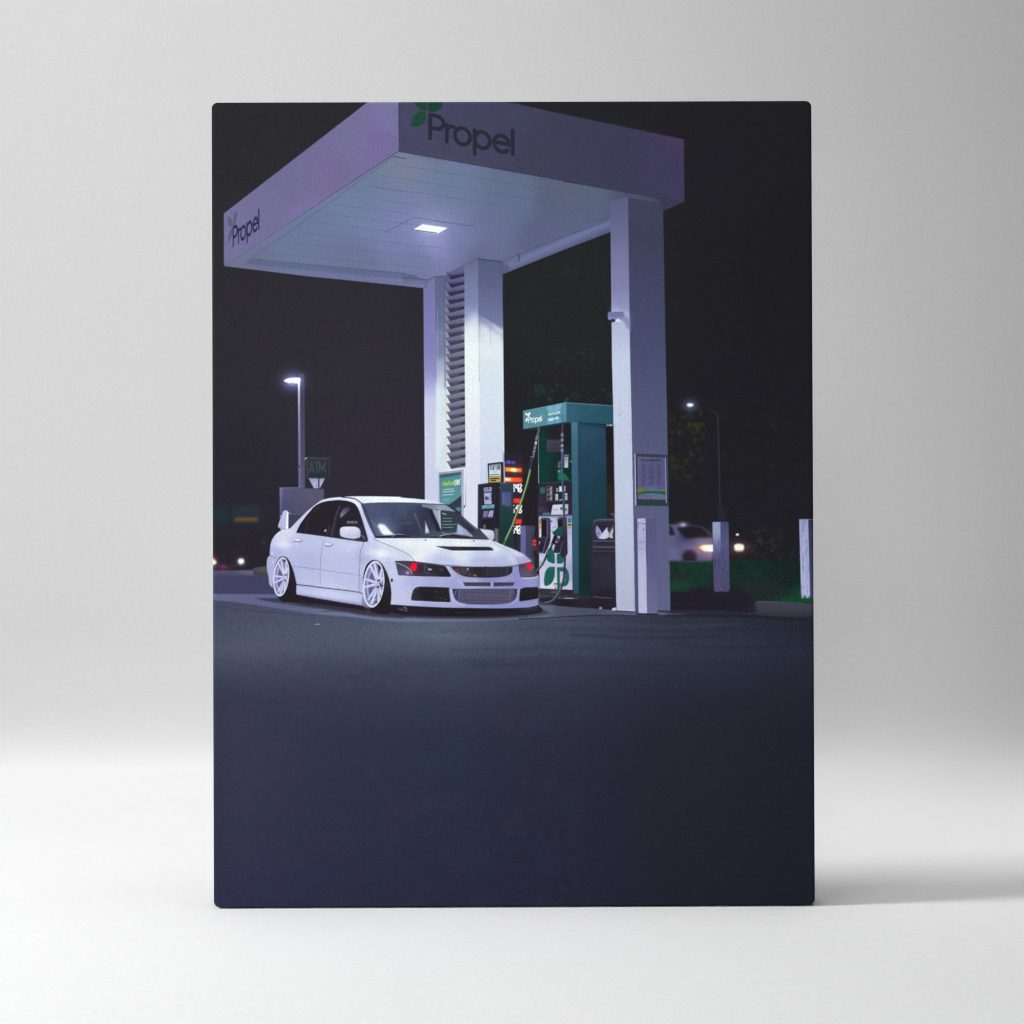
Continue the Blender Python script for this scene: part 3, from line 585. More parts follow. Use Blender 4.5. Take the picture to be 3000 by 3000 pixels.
def paint_station():
    # ---- poster beside the car
    p = 'printed_poster'
    fill('H 163 292 600 232 632 250 640 1400 200 1400 165 900', lin('H 163 600 640 600 0 150 152 190 .06 190 192 226 .9 196 192 230 .95 150 148 186 1 212 206 234'), p + '/frame', 1, .4)
    fill('H 163 292 632 236 632 262 170 322', (160,162,202), p + '/frame'); stroke('H 163 293 630 234', 2, (112,114,150), a=.6)
    fill('H 175 320 590 270 590 1400 195 1400', (96,110,130), p + '/frame', 1, .5)
    fill('H 197 345 586 290 586 1400 197 1400', rbf('H 300 420 84 132 146 500 400 86 138 150 300 700 84 134 146 500 800 88 140 150 300 840 88 142 150'), p + '/sheet', 1, .5)
    fill('H 185 340 588 282 588 325 195 385', (44,70,80), None, .8, 2)
    fill('H 590 708 ( 540 760 450 830 345 892 ) 200 960 200 1400 590 1400', (48,56,74), p + '/sheet', 1, .7)
    fill('H ( 470 960 520 940 570 950 575 1010 540 1015 470 960 )', (92,150,146), None, .8, 1.2)
    text('FlexFuel', 'H', 238, 540, (46,-6.5), (10,-74), .2, (168,206,70), p + '/lettering', 1, .4)
    text('E85', 'H', 462, 520, (50,-7), (12,-86), .2, (238,244,246), p + '/lettering#2', 1, .3)
    for i, (yy, L) in enumerate([(612,280),(655,225),(714,280)]):
        rows('H', 245, yy, 1, -.1, 1, (0,0), L, 2.0, (206,226,232), .9, 30 + i)
    rows('H', 235, 790, 1, -.12, 3, (0,22), 190, 1.0, (150,196,204), .7, 35)
    # ---- pavement pole of the price sign, price sign
    p = 'printed_price_sign'
    fill('H 1398 -80 1750 -80 1760 1700 1398 1700', rbf('H 1450 40 40 35 48 1600 340 48 34 48 1600 720 46 40 56 1600 1100 42 40 50 1750 900 34 30 38 1700 1500 36 34 44'), p, 1, 3)
    text('oline', 'H', 1416, 112, (70,3), (0,-62), .2, (92,92,224), p + '/lettering', 1, .8)
    glow('H', 1570, 235, 80, (46,20,10), 1, 1.6)
    fill('H 1418 185 1730 206 1728 280 1420 262', lin('H 1420 230 1730 230 0 255 150 70 .5 255 150 60 1 250 110 50'), p + '/orange_bar', 1, 1.2)
    fill('H ( 1512 232 1540 205 1600 208 1640 240 1620 270 1540 262 1512 232 )', (255,244,206), None, 1, 1.6); fill('H 1400 195 1412 195 1412 262 1400 262', (220,90,70), None, .8, 1)
    fill('H 1404 372 1736 384 1738 474 1404 462', lin('H 1404 420 1738 420 0 255 140 80 .5 254 92 46 1 240 62 40'), p + '/orange_bar', 1, 1)
    fill('H 1404 392 1520 398 ( 1526 420 1510 440 ) 1404 436', (255,240,220), None, 1, 1.6)
    for (x_, y_, t1, t2) in [(1574,505,'142','148'), (1574,898,'149','149'), (1574,1292,'149','148')]:
        pass
    W_ = (244,240,248)
    def V(s, w): stroke('V ' + s, w, W_, p + '/lettering', 1, .5)
    for dy, gx, gy in ((0, 0, 0), (492, 0, 0), (984, -22, 0)):
        for s, w in (('( 288 640 322 650 326 690 )', 3.6), ('288 640 290 730', 3.2), ('( 286 740 300 770 288 808 )', 3.4), ('328 700 350 720 395 735', 4.2), ('388 640 388 800', 4.0),
                     ('( 418 650 440 634 462 650 462 680 430 720 )', 4.2), ('( 412 800 402 770 430 740 462 760 458 800 430 815 412 800 )', 4.4), ('360 640 352 720', 3.4)):
            if dy and s.startswith('( 288'): s = '282 635 290 645'; w = 2.6
            if dy and s == '288 640 290 730': continue
            tk = s.split(); n_ = 0; out = []
            for t in tk:
                if t in '()': out.append(t)
                else:
                    out.append(str(float(t) + (gx*(float(t) > 300) if n_ % 2 == 0 else dy))); n_ += 1
            V(' '.join(out), w)
    fill('H 1574 772 1726 778 1716 868 1574 860', (238,52,38), p + '/red_bar', 1, .9); fill('H 1632 1162 1726 1166 1726 1258 1592 1256', (236,50,38), p + '/red_bar', 1, .9)
    # bollard by the sign
    q = 'printed_bollard#3'
    fill('H 1705 1292 1806 1292 1806 1900 1705 1800', lin('H 1705 1292 1705 1900 0 104 100 150 1 98 96 146'), q, 1, .8)
    fill('H 1806 1292 1975 1292 1975 2000 1806 1900', rbf('H 1850 1400 64 64 88 1900 1800 60 66 90'), q, 1, .8)
    fill('H 1640 1500 1705 1500 1705 1790 1640 1750', (52,50,72), None, .6, 2)
    # ---- card terminal
    p = 'printed_card_terminal'
    fill('H 1085 116 1340 86 1388 88 1402 480 1096 485', rbf('H 1100 300 42 48 60 1360 300 40 40 54'), p + '/sign_frame', 1, .5)
    stroke('H 1394 90 1402 478', 3.4, (178,182,216), p + '/sign_frame', .9, .4)
    fill('H 1114 146 1335 116 1335 462 1114 474', lin('H 1200 120 1200 475 0 120 122 156 .1 150 156 186 .14 206 212 232 .6 204 210 228 .66 196 190 170 .7 196 172 96 1 196 168 92'), p + '/notice', 1, .4)
    text('START HERE', 'H', 1128, 238, (29,-1.6), (2,-66), .16, (40,46,66), p + '/lettering', 1, .3)
    rows('H', 1180, 262, 1, -.05, 2, (0,22), 90, 1.2, (140,150,176), .6, 41); rows('H', 1128, 328, 1, -.05, 1, (0,0), 200, 1.8, (60,66,90), .9, 42)
    stroke('H 1116 362 1335 352', 1.6, (120,100,50)); rows('H', 1136, 404, 1, -.06, 1, (0,0), 190, 3.6, (48,42,36), .95, 43); rows('H', 1150, 440, 1, -.06, 1, (0,0), 140, 3.4, (48,42,36), .95, 44)
    fill('H 1285 420 1310 405 1300 440', (30,30,30))
    fill('H 905 512 1090 485 1215 480 1215 1700 905 1500', rbf('H 1000 560 42 40 54 1100 1200 40 38 54 1150 600 36 32 44 950 900 46 44 62'), p + '/body', 1, .5)
    stroke('H 912 520 906 1340', 3.2, (58,62,74), p + '/body', .9, .6); stroke('H 905 512 1090 486', 2, (96,98,120), a=.7, soft=.5)
    fill('H 1000 540 1215 520 1215 1340 985 1340 960 1120 990 1000', (32,29,40), None, .8, 1.5)
    fill('H 1215 478 1325 480 1310 1800 1213 1700', rbf('H 1260 600 36 32 44 1250 1200 34 30 42'), p + '/body', 1, .5)
    fill('H 1213 1340 1300 1345 1300 1700 1215 1640', lin('H 1213 1450 1305 1450 0 78 74 82 .4 120 112 116 .7 70 74 82 1 60 78 84'), p + '/body', 1, 1)
    fill('H 1322 486 1570 490 1570 1400 1610 1800 1305 1700 1312 990', rbf('H 1450 540 46 64 76 1450 800 40 58 68 1450 1100 32 58 60 1500 1300 28 52 54 1400 1600 28 54 54'), p + '/side_panel', 1, .5)
    stroke('H 1325 484 1560 486', 2, (84,98,112), a=.7, soft=.5); fill('H 1360 655 1530 650 1530 930 1360 900', rbf('H 1390 750 84 92 148 1480 700 66 76 118 1500 880 72 84 122'), p + '/screen', 1, .7)
    fill('H 1362 665 1392 665 1392 880 1366 875', (98,102,168), None, .7, 1.2); fill('H 1360 905 1530 930 1530 985 1365 980', (50,72,80), None, .8, 1.5, tex=speckle(4, -.2, 81))
    fill('H 1008 572 1160 555 1162 640 1012 655', (146,146,186), p + '/card_reader', 1, .4); rows('H', 1020, 590, 1, -.08, 3, (0,22), 100, 1.2, (90,90,130), .7, 45); fill(ell('H', 1108, 585, 14, 18), (58,58,92))
    fill('H 1018 670 1162 662 1162 880 1024 888', (166,168,216), p + '/screen', 1, .5)
    fill('H ( 1035 790 1045 745 1075 735 1080 760 1115 750 1120 765 1070 775 1120 795 1075 805 1060 790 1035 790 )', (38,42,60), None, 1, .5)
    for yy in (705, 745, 800): fill(ell('H', 1155, yy, 12, 14), (34,32,46), None, 1, .5)
    stroke('H 1165 590 1195 578', 1.4, (84,84,108)); stroke('H 1168 612 1190 610', 1.4, (30,30,40))
    fill('H 975 905 1212 885 1212 960 975 975', rbf('H 1000 930 92 148 160 1180 920 84 146 156'), p + '/label', 1, .5); rows('H', 995, 925, 1, -.08, 1, (0,0), 90, 1.6, (150,196,204), .8, 46)
    for xx in (1160, 1195): fill(ell('H', xx, 912, 7, 10), (200,224,230), None, .9, .4)
    fill('H 1010 1010 1095 1005 1082 1125 992 1130', rbf('H 1040 1060 112 112 152'), p + '/keypad', 1, .5); fill('H 1112 1008 1198 1000 1180 1122 1092 1126', rbf('H 1140 1060 176 172 218'), p + '/keypad', 1, .5)
    for i in range(3):
        for j in range(4): fill(ell('H', 1124 + i*24 - j*4, 1025 + j*26, 7, 7), (96,94,134), None, .9, .4)
    fill('H 972 1140 1190 1128 1190 1150 975 1165', (60,58,86), None, .9, .8); fill('H 1005 1270 1050 1268 1048 1355 1000 1360', (96,96,104), None, 1, .8); fill(ell('H', 1310, 572, 6, 8), (210,210,210), None, 1, .6)
    fill('H 930 1345 1005 1350 1000 1372 940 1366', (206,206,226), None, .9, .8)
    # red lights glimpsed beside the pump
    q = 'printed_distant_tail_light'
    fill('J 213 640 330 640 330 1060 300 1200 213 1000', (40,33,44), None, .8, 4)
    for (a_, b_) in ((240, 757), (240, 812)): glow('J', a_, b_, 26, (60,6,14)); fill(ell('J', a_, b_, 26, 18), (246,40,56), q, 1, 1)
    fill(ell('J', 262, 872, 34, 22), (92,74,104), None, .7, 3); fill(ell('J', 250, 950, 30, 26), (60,22,30), None, .7, 4)
    fill('J 230 1040 310 1000 310 1200 240 1120', (24,50,30), None, .7, 4)
    # ---- fuel pump
    p = 'printed_fuel_pump'
    fill('I 175 622 845 515 930 515 930 640 420 640 300 640', (30,54,62), p + '/header')
    fill('I 412 600 940 540 945 1480 412 1500', rbf('I 480 800 20 52 52 480 1300 18 56 52 700 650 26 34 38 850 700 28 30 34 800 1100 24 40 42 700 1350 20 42 42 500 1100 18 54 52'), p + '/body', 1, .5)
    fill('I 545 620 930 560 930 800 545 800', (34,32,40), None, .7, 6); stroke('I 414 630 420 1480', 2.2, (112,142,150), a=.8, soft=.5)
    stroke('I 418 1200 420 1480', 1.8, (210,190,180), a=.6)
    fill('I 930 520 1032 520 1048 1932 J 918 1565 J 828 1562 J 812 0 I 945 1932', lin('I 980 520 980 3500 0 78 116 140 .12 60 100 122 .4 54 94 114 .7 48 84 102 1 34 68 80'), p + '/side_strip', 1, .5)
    fill('I 1032 530 1476 570 1500 1932 J 1345 0 J 1345 440 J 1110 460 J 1100 1595 J 918 1590 I 1048 1932', rbf('I 1200 700 40 72 92 1400 900 36 65 85 1200 1300 34 62 85 1400 1500 28 58 70 1200 1800 28 60 77 1400 1900 27 57 66 J 1000 300 27 55 64 J 1200 300 27 57 68 J 1000 700 25 46 55 J 1000 1000 25 45 48 J 1050 1400 21 40 40 J 950 1500 23 46 50'), p + '/side_panel', 1, .5)
    fill('I 1040 515 1480 545 1478 620 1120 560', (26,52,62), None, .7, 4)
    stroke('I 1340 980 J 1240 90', 1, (50,90,100), a=.2)
    fill('I 1478 575 1590 560 1612 1932 J 1460 330 J 1345 420 I 1500 1932', rbf('I 1540 700 28 25 30 1540 1300 30 26 30 1550 1700 44 36 34'), None, 1, 2)
    fill('J 1350 0 1450 0 1455 330 1350 400', (64,50,34), None, .35, 3, tex=speckle((20,6), .3, 83))
    fill('I 1478 560 1490 548 1585 560 1585 578 1490 585', (150,160,178), None, .8, 1.2); fill('I 1545 556 1580 560 1570 575 1540 575', (220,222,240), None, .9, .8)
    # header box
    fill('I 845 210 1590 262 1590 552 848 516', rbf('I 900 350 50 92 112 1200 300 46 86 104 1500 400 40 80 96 1200 500 42 80 98'), p + '/header', 1, .5)
    fill('I 174 346 845 210 849 516 178 628', rbf('I 220 500 84 134 152 500 400 86 136 158 800 300 92 140 170 500 300 84 136 150 800 480 78 124 150'), p + '/header', 1, .5)
    stroke('I 176 346 845 211 1590 262', 2, (128,170,188), a=.7, soft=.5); stroke('I 847 212 849 516', 2, (120,162,182), a=.7, soft=.4)
    lf = (122,172,208)
    fill('I ( 535 272 640 258 652 300 652 350 600 375 560 330 535 272 )', lf, p + '/leaf_emblem', .9, .6, clip='I 174 346 845 210 849 516 178 628')
    fill('I ( 790 222 680 245 665 300 668 360 730 340 770 290 790 222 )', lf, p + '/leaf_emblem#2', .9, .6, clip='I 174 346 845 210 849 516 178 628')
    fill('I ( 545 556 580 470 620 430 655 440 655 500 650 540 545 556 )', (106,158,196), p + '/leaf_emblem#3', .9, .6, clip='I 174 346 845 210 849 516 178 628')
    fill('I ( 780 520 760 450 720 425 680 440 672 500 680 535 780 520 )', (106,158,196), p + '/leaf_emblem#4', .9, .6, clip='I 174 346 845 210 849 516 178 628')
    w_ = (238,244,248)
    text('Propel', 'I', 258, 528, (58,-7), (0,-88), .17, w_, p + '/lettering', 1, .3)
    fill('I ( 245 430 218 405 210 378 230 375 248 400 245 430 )', w_, p + '/lettering', 1, .3); fill('I ( 254 430 252 395 265 370 288 364 286 395 270 420 254 430 )', w_, p + '/lettering', 1, .3)
    fill('I ( 245 440 246 480 230 512 214 510 218 470 245 440 )', w_, p + '/lettering', 1, .3)
    text('Flex Fuel E85', 'I', 574, 416, (26,-4.8), (0,-36), .2, w_, p + '/lettering', .95, .3); text('Diesel HPR', 'I', 568, 500, (28,-4.8), (0,-38), .22, w_, p + '/lettering', .95, .3)
    # things on the pump front
    fill('I 548 792 785 788 785 990 550 985', rbf('I 600 850 70 66 84 700 950 60 56 74'), p + '/notice', 1, .6); rows('I', 575, 800, 1, 0, 1, (0,0), 180, 2, (36,34,46), .9, 51); rows('I', 570, 830, 1, 0, 9, (0,17), 190, 1, (40,38,52), .7, 52)
    fill('I 690 1100 770 1100 770 1250 690 1250', (38,42,56), None, .8, 2); fill('I 724 1150 770 1150 770 1165 724 1168', (150,160,160), None, .9, 1); rows('I', 722, 1190, 1, 0, 3, (0,20), 46, 1.4, (170,176,180), .8, 53)
    fill('I 722 1265 775 1260 775 1330 722 1335', (26,116,98), None, 1, .8); fill(ell('I', 738, 1290, 12, 16), (160,200,190), None, .8, .6)
    fill('I 722 1340 775 1330 830 1325 905 1425 720 1438', (24,104,78), p + '/label', 1, .8)
    stroke('I ( 480 1478 700 1470 820 1448 925 1432 )', 2, (84,82,106), a=.8, soft=.6)
    # middle console
    fill('I 415 1490 ( 700 1476 820 1455 940 1436 ) J 815 0 J 815 370 J 290 372 J 285 280 J 300 0', rbf('I 500 1600 42 38 54 700 1700 38 36 50 900 1800 40 38 54 450 1750 52 46 64 600 1850 34 30 42 J 400 300 48 46 64'), p + '/console', 1, .5)
    fill('I 442 1545 520 1545 518 1640 445 1645', (36,104,84), p + '/label', 1, .8)
    stroke('I 552 1525 630 1525 630 1758 552 1758 552 1525', 1.4, (128,128,140), a=.8); stroke('I 552 1605 630 1605', 1.4, (128,128,140)); stroke('I 552 1675 630 1675', 1.4, (128,128,140))
    for yy in (1570, 1640, 1720): text('85', 'I', 596, yy + 22, (24,0), (0,-46), .24, (206,206,214), p + '/lettering', .9, .4); rows('I', 560, yy, 1, 0, 2, (0,14), 30, 1.2, (140,140,150), .8, 55)
    fill('I 742 1530 792 1526 792 1610 742 1614', (222,222,236), p + '/display', 1, .5); fill('I 826 1522 838 1522 838 1608 826 1612', (206,206,224), None, 1, .4); text('E8', 'I', 696, 1612, (26,0), (0,-50), .22, (200,200,214), None, .85, .5)
    fill('I 682 1650 722 1648 722 1742 682 1744', (206,210,206), p + '/display', 1, .5); fill('I 830 1640 870 1640 870 1740 830 1742', (206,206,226), p + '/display', 1, .5); rows('I', 835, 1670, 1, 0, 3, (0,24), 32, 1.6, (60,60,80), .8, 56); rows('I', 688, 1680, 1, 0, 3, (0,20), 28, 1.2, (90,92,96), .7, 57)
    fill('I 738 1735 800 1728 800 1742 738 1748', (190,190,212), None, 1, .6); stroke('I 680 1757 880 1745', 2.4, (96,94,120), a=.9, soft=.5)
    fill('I 424 1860 540 1870 540 1932 424 1932', (62,58,80), None, .9, 3); stroke('I ( 424 1925 440 1870 480 1860 )', 2, (84,82,104), a=.8, soft=.6)
    fill('J 518 205 ( 640 196 755 194 ) 752 340 700 358 490 358', rbf('J 600 250 212 208 236 720 250 196 192 224 560 340 200 196 230'), p + '/card_tray', 1, .5)
    fill('J 705 205 755 200 750 340 705 345', (158,158,184), None, .5, 1.5); text('85', 'J', 636, 278, (30,0), (0,-36), .3, (50,60,80), None, .9, .5); rows('J', 526, 262, 1, 0, 3, (0,14), 100, 1.6, (150,176,160), .8, 58); fill('J 705 250 735 260 735 300 705 296', (66,66,84), None, .8, 1.5)
    fill('J 365 325 480 322 480 358 365 360', (62,116,132), p + '/label', 1, .6)
    # lower white door
    fill('J 305 378 812 366 822 1505 316 1482', rbf('J 340 700 206 204 236 340 1200 196 194 228 500 500 196 194 228 600 1100 190 188 226 780 500 176 172 216 770 800 182 178 220 770 1200 158 154 200 500 1450 206 204 232 720 1480 190 188 222 450 1100 186 184 222 650 420 150 150 190'), p + '/door', 1, .5)
    fill('J 305 362 815 352 815 384 305 392', (92,92,126), None, .8, 2); stroke('J 306 400 310 700', 2.2, (236,120,110), a=.6, soft=.8); stroke('J 748 760 790 750 790 1000', 3, (212,208,240), a=.5, soft=3)
    gr = (30,92,84)
    fill('J ( 486 880 510 870 540 940 549 1010 545 1098 490 1090 440 1060 425 1010 425 960 ) 486 880', gr, p + '/leaf_emblem', 1, .6)
    fill('J ( 582 1098 580 1020 585 950 ) 680 950 ( 690 1010 680 1080 640 1104 582 1098 )', gr, p + '/leaf_emblem#6', 1, .6)
    fill('J ( 549 1150 551 1210 545 1300 510 1390 450 1436 400 1440 386 1400 388 1320 410 1220 460 1160 549 1150 )', gr, p + '/leaf_emblem', 1, .6)
    fill('J 585 1158 626 1158 628 1500 588 1496', gr, p + '/lettering', 1, .5); fill('J 626 1158 ( 690 1156 740 1190 768 1270 770 1340 752 1410 720 1444 680 1452 ) 628 1450 628 1404 ( 668 1400 708 1360 712 1290 690 1224 ) 626 1220', gr, p + '/lettering', 1, .5)
    fill('J 535 1404 590 1404 590 1418 535 1418', (60,62,70)); fill('J 540 1424 585 1424 585 1436 540 1436', (60,62,70), None, .5); fill('J 552 1462 ( 570 1458 572 1480 ) 560 1490', (50,52,60), None, 1, .5)
    rows('J', 330, 1080, 1, -.1, 3, (2,22), 50, 1.6, (80,80,100), .8, 59)
    for (a_, b_, c_) in ((752, 405, (60,112,128)), (752, 492, (52,64,74)), (752, 520, (186,148,80))): fill(f'J {a_} {b_} {a_+52} {b_} {a_+52} {b_+(74 if b_==405 else 50 if b_==520 else 30)} {a_} {b_+(74 if b_==405 else 50 if b_==520 else 30)}', c_, p + '/label', 1, .6)
    fill('J 750 484 804 484 804 490 750 490', (224,222,236)); fill('J 315 430 345 425 345 495 315 500', (150,92,80), None, .9, 1.2); fill('J 315 515 345 515 345 570 315 574', (150,164,60), None, .9, 1.2)
    rows('J', 495, 455, 1, 0, 1, (0,0), 20, 3, (60,60,84), .9, 60); rows('J', 520, 545, 1, -.2, 2, (0,14), 60, 1.2, (120,120,150), .6, 61)
    stroke('J 486 606 530 604', 2, (50,100,110))
    # nozzle boots
    fill('J 330 425 ( 350 405 410 400 470 408 486 440 ) 484 740 ( 470 800 440 870 402 948 ) 288 944 ( 285 900 310 820 335 745 ) 320 740 325 700 345 690 345 440', rbf('J 460 500 62 58 82 380 900 52 48 68 450 800 44 40 56'), p + '/nozzle_boot', 1, .5)
    fill('J 350 438 425 430 425 690 350 700', (28,25,32), None, .95, .8); stroke('J 432 425 436 690 410 760 370 930', 2.2, (122,118,152), a=.8, soft=.5); stroke('J 292 938 370 936', 2.2, (120,118,150), a=.7, soft=.5); fill('J 335 790 395 770 360 915 300 915', (32,30,40), None, .8, 1)
    fill('J 300 706 345 700 350 760 310 770', (40,38,52), None, 1, .8); stroke('J 330 702 400 700 425 710', 1.6, (110,108,140), a=.7)
    fill('J ( 590 440 620 402 680 392 735 398 ) 748 940 ( 730 980 690 1010 ) 650 1000 630 945 530 940 ( 540 860 570 800 620 760 ) 640 620 600 560', rbf('J 720 500 60 56 78 700 900 40 36 50 590 900 44 38 52 660 700 34 30 40'), p + '/nozzle_boot', 1, .5)
    fill('J 600 440 668 430 668 560 600 560', (30,26,34), None, 1, .8); stroke('J ( 590 430 600 405 650 392 735 396 )', 2.2, (104,102,132), a=.8, soft=.5); stroke('J 668 760 630 940 540 936', 2, (118,116,148), a=.8, soft=.6)
    # hoses
    h = p + '/hose'
    stroke('I ( 418 590 418 660 400 720 380 800 370 880 350 960 338 1060 )', 5.5, (106,118,92), h, 1, .5)
    stroke('I ( 418 600 412 680 396 740 )', 3, (60,78,52), a=.8)
    for a_, b_, c_ in ((385,770,(118,116,146)),(375,850,(176,176,206)),(358,930,(120,120,160)),(345,985,(130,130,170))): fill(ell('I', a_, b_, 20, 36, .18), c_, h, 1, .5)
    for a_, b_ in ((378,815),(368,878),(352,952),(342,998)): stroke(f'I {a_-20} {b_-6} {a_+18} {b_+6}', 1.8, (36,34,48))
    fill('I 288 1062 345 1070 300 1290 246 1272', rbf('I 290 1150 40 38 56 320 1100 56 54 84'), p + '/hose_clip#2', 1, .5); stroke('I 290 1062 340 1070', 2, (150,148,184), a=.8); stroke('I 318 1090 290 1260', 1.6, (76,72,110), a=.8)
    stroke('V ( 672 300 640 450 590 640 520 870 455 1060 370 1280 270 1560 190 1740 95 1932 ) H 1385 1650', 6.2, (78,104,64), h, 1, .4); stroke('V ( 662 300 630 450 580 640 510 870 445 1060 360 1280 260 1560 180 1740 88 1932 )', 2.6, (170,190,140), a=.9, soft=.5)
    stroke('I ( 800 560 790 620 788 700 786 800 )', 5.5, (66,60,80), h, 1, .5)
    for b_, c_, r_ in ((720,(120,118,140),34),(800,(128,126,150),32),(890,(146,144,168),30),(970,(140,140,176),40)): fill(ell('I', 789, b_, 22, r_), c_, h, 1, .5)
    for b_ in (765, 845, 925): stroke(f'I 766 {b_} 812 {b_}', 2.4, (38,36,50))
    stroke('I ( 790 990 785 1200 790 1450 808 1700 812 1932 ) J ( 688 0 694 300 700 700 705 960 702 1150 690 1300 665 1420 630 1520 570 1620 500 1680 420 1700 320 1690 )', 5.8, lin('I 800 1000 800 3300 0 84 90 132 .15 66 84 108 .4 54 76 94 .6 42 42 58 .8 46 50 66 1 60 62 80'), h, 1, .5)
    stroke('J ( 680 1300 650 1420 610 1530 550 1620 480 1678 400 1694 )', 1.8, (140,142,172), a=.7, soft=.5)
    fill('I 806 1018 902 1018 902 1045 895 1050 890 1240 815 1240 804 1060', rbf('I 850 1030 70 66 100 890 1150 56 54 78'), p + '/hose_clip', 1, .5)
    fill('I 820 1040 884 1040 880 1232 824 1232', rbf('I 850 1060 120 116 158 850 1150 190 192 214 850 1220 214 212 236'), p + '/label', 1, .5); rows('I', 830, 1058, 1, 0, 1, (0,0), 44, 2.6, (54,44,80), .9, 62); rows('I', 828, 1100, 1, 0, 5, (0,26), 48, 1.2, (70,120,124), .8, 63)
    glow('I', 920, 1135, 9, (110,130,30)); 
    # nozzle
    q = p + '/nozzle'
    fill('J 600 546 ( 640 538 672 535 ) 672 700 ( 650 690 600 680 560 690 ) 530 660 ( 516 640 518 615 ) 545 605', rbf('J 560 630 26 72 72 640 600 24 66 66 610 560 40 96 94 640 670 28 60 64'), q, 1, .5)
    fill('J 540 668 590 680 530 815 490 800', (26,28,34), q, 1, .5); fill(ell('J', 602, 745, 26, 34), (58,46,64), None, 1, 1); stroke('J 602 720 602 765', 2, (130,118,140), a=.7)
    fill('J 580 690 600 690 545 820 525 800', (30,28,34), None, .8, 1); fill('J 545 780 590 790 590 815 545 815', (28,26,32), None, 1, .8)
    stroke('J ( 505 800 495 850 460 890 440 930 425 980 )', 6, (50,52,60), h, 1, .5); stroke('J 492 830 500 800', 4, (84,84,100)); stroke('J ( 468 860 445 905 425 985 )', 2, (150,152,170), a=.7, soft=.5)
    stroke('J ( 425 980 390 1060 340 1140 268 1225 )', 5.5, (38,46,52), h, 1, .4); stroke('J ( 380 1070 330 1140 265 1215 )', 1.6, (176,190,190), a=.7, soft=.4)
    # base and island
    fill('J 310 1484 820 1505 822 1572 318 1560', rbf('J 400 1520 46 48 56 700 1540 36 34 44 560 1540 60 60 66'), p + '/base', 1, .6); fill('J 475 1525 600 1530 595 1555 480 1555', (110,110,112), None, .7, 2, tex=speckle(4, -.4, 85))
    fill('J 300 1560 ( 600 1585 830 1565 920 1585 ) 1100 1600 1110 1640 600 1640 300 1625', rbf('J 400 1590 58 60 70 900 1600 46 48 56 1050 1605 44 46 54'), 'printed_pump_island', 1, .8)
    fill('J 290 1625 ( 480 1618 600 1630 ) 1140 1640 1490 1700 1490 1815 ( 1200 1790 900 1775 700 1758 400 1735 ) 310 1722', rbf('J 400 1660 38 36 46 800 1700 30 27 34 900 1720 44 36 56 1300 1750 30 28 36'), 'printed_pump_island', 1, .8)
    stroke('J 600 1632 900 1636', 2.4, (110,108,134), a=.8, soft=.8); stroke('J 700 1631 820 1634', 2, (220,216,236), a=.8, soft=.6)
    stroke('J ( 320 1718 400 1722 560 1745 )', 2, (120,122,140), a=.6, soft=.6); stroke('J ( 700 1300 690 1350 640 1500 570 1620 500 1680 420 1700 320 1690 )', 5.4, (60,62,80), h, 1, .5); stroke('J ( 640 1480 600 1545 550 1620 480 1678 400 1694 )', 1.8, (144,146,176), a=.8, soft=.5)
    # ---- waste bin
    p = 'printed_waste_bin'
    fill('J ( 1112 700 1118 500 1140 440 1220 425 1330 412 ) 1470 408 1490 1812 ( 1300 1800 ) 1100 1762 1105 920', rbf('J 1130 600 50 47 62 1300 430 66 62 80 1300 800 44 40 56 1300 1000 48 46 60 1150 1300 42 40 54 1400 1300 46 44 62 1400 1600 36 33 46 1200 1700 36 32 44'), p + '/body', 1, .6)
    stroke('J ( 1145 470 1170 440 1300 428 1465 432 )', 2.2, (112,110,140), a=.8, soft=.6); fill('J 1170 470 1460 455 1460 520 1175 520', (36,33,44), None, .7, 2)
    fill('J 1172 520 1445 518 1445 722 ( 1250 730 1210 720 1175 640 ) 1172 520', (36,36,48), p + '/opening', 1, .6)
    q = p + '/litter'
    fill('J ( 1185 525 1205 530 1275 640 1250 690 1240 720 1215 718 1180 640 1178 580 1185 525 )', (146,144,190), q, 1, .6); fill('J ( 1240 690 1290 620 1355 545 1370 600 1400 640 1370 700 1310 725 1240 720 1240 690 )', (196,194,226), q, 1, .6)
    fill('J ( 1350 560 1365 545 1420 560 1400 620 1370 625 1350 560 )', (54,60,64), None, .9, .8); fill('J 1375 680 1440 550 1445 600 1430 680 1445 700 1420 722 1375 690', (180,190,190), q, 1, .6); stroke('J 1440 525 1375 670', 3, (112,124,118), a=.8, soft=.5); fill(ell('J', 1215, 640, 16, 26), (92,90,140), None, .6, 1.5)
    for yy, x0_, cc in ((756,1148,(120,116,148)), (848,1138,(128,126,158)), (918,1112,(74,70,94)), (930,1112,(30,28,38))): stroke(f'J {x0_} {yy} 1470 {yy+2}', 2.2, cc, a=.85, soft=.5)
    fill('J 1145 965 1470 970 1470 1000 1135 995', (34,32,42), None, .6, 3); stroke('J 1140 1612 1425 1635', 2.2, (112,110,140), a=.7, soft=.5); fill(ell('J', 1250, 1782, 22, 14), (206,206,214), None, .9, 1); fill('J ( 1415 1812 1440 1785 1480 1772 ) 1490 1815', (222,222,236), None, .95, .8)
    fill('J 1405 335 1470 330 1470 360 1410 360', (92,88,130), None, .9, 1); fill('J 1430 360 1465 360 1465 410 1430 410', (56,54,76), None, .9, 1)

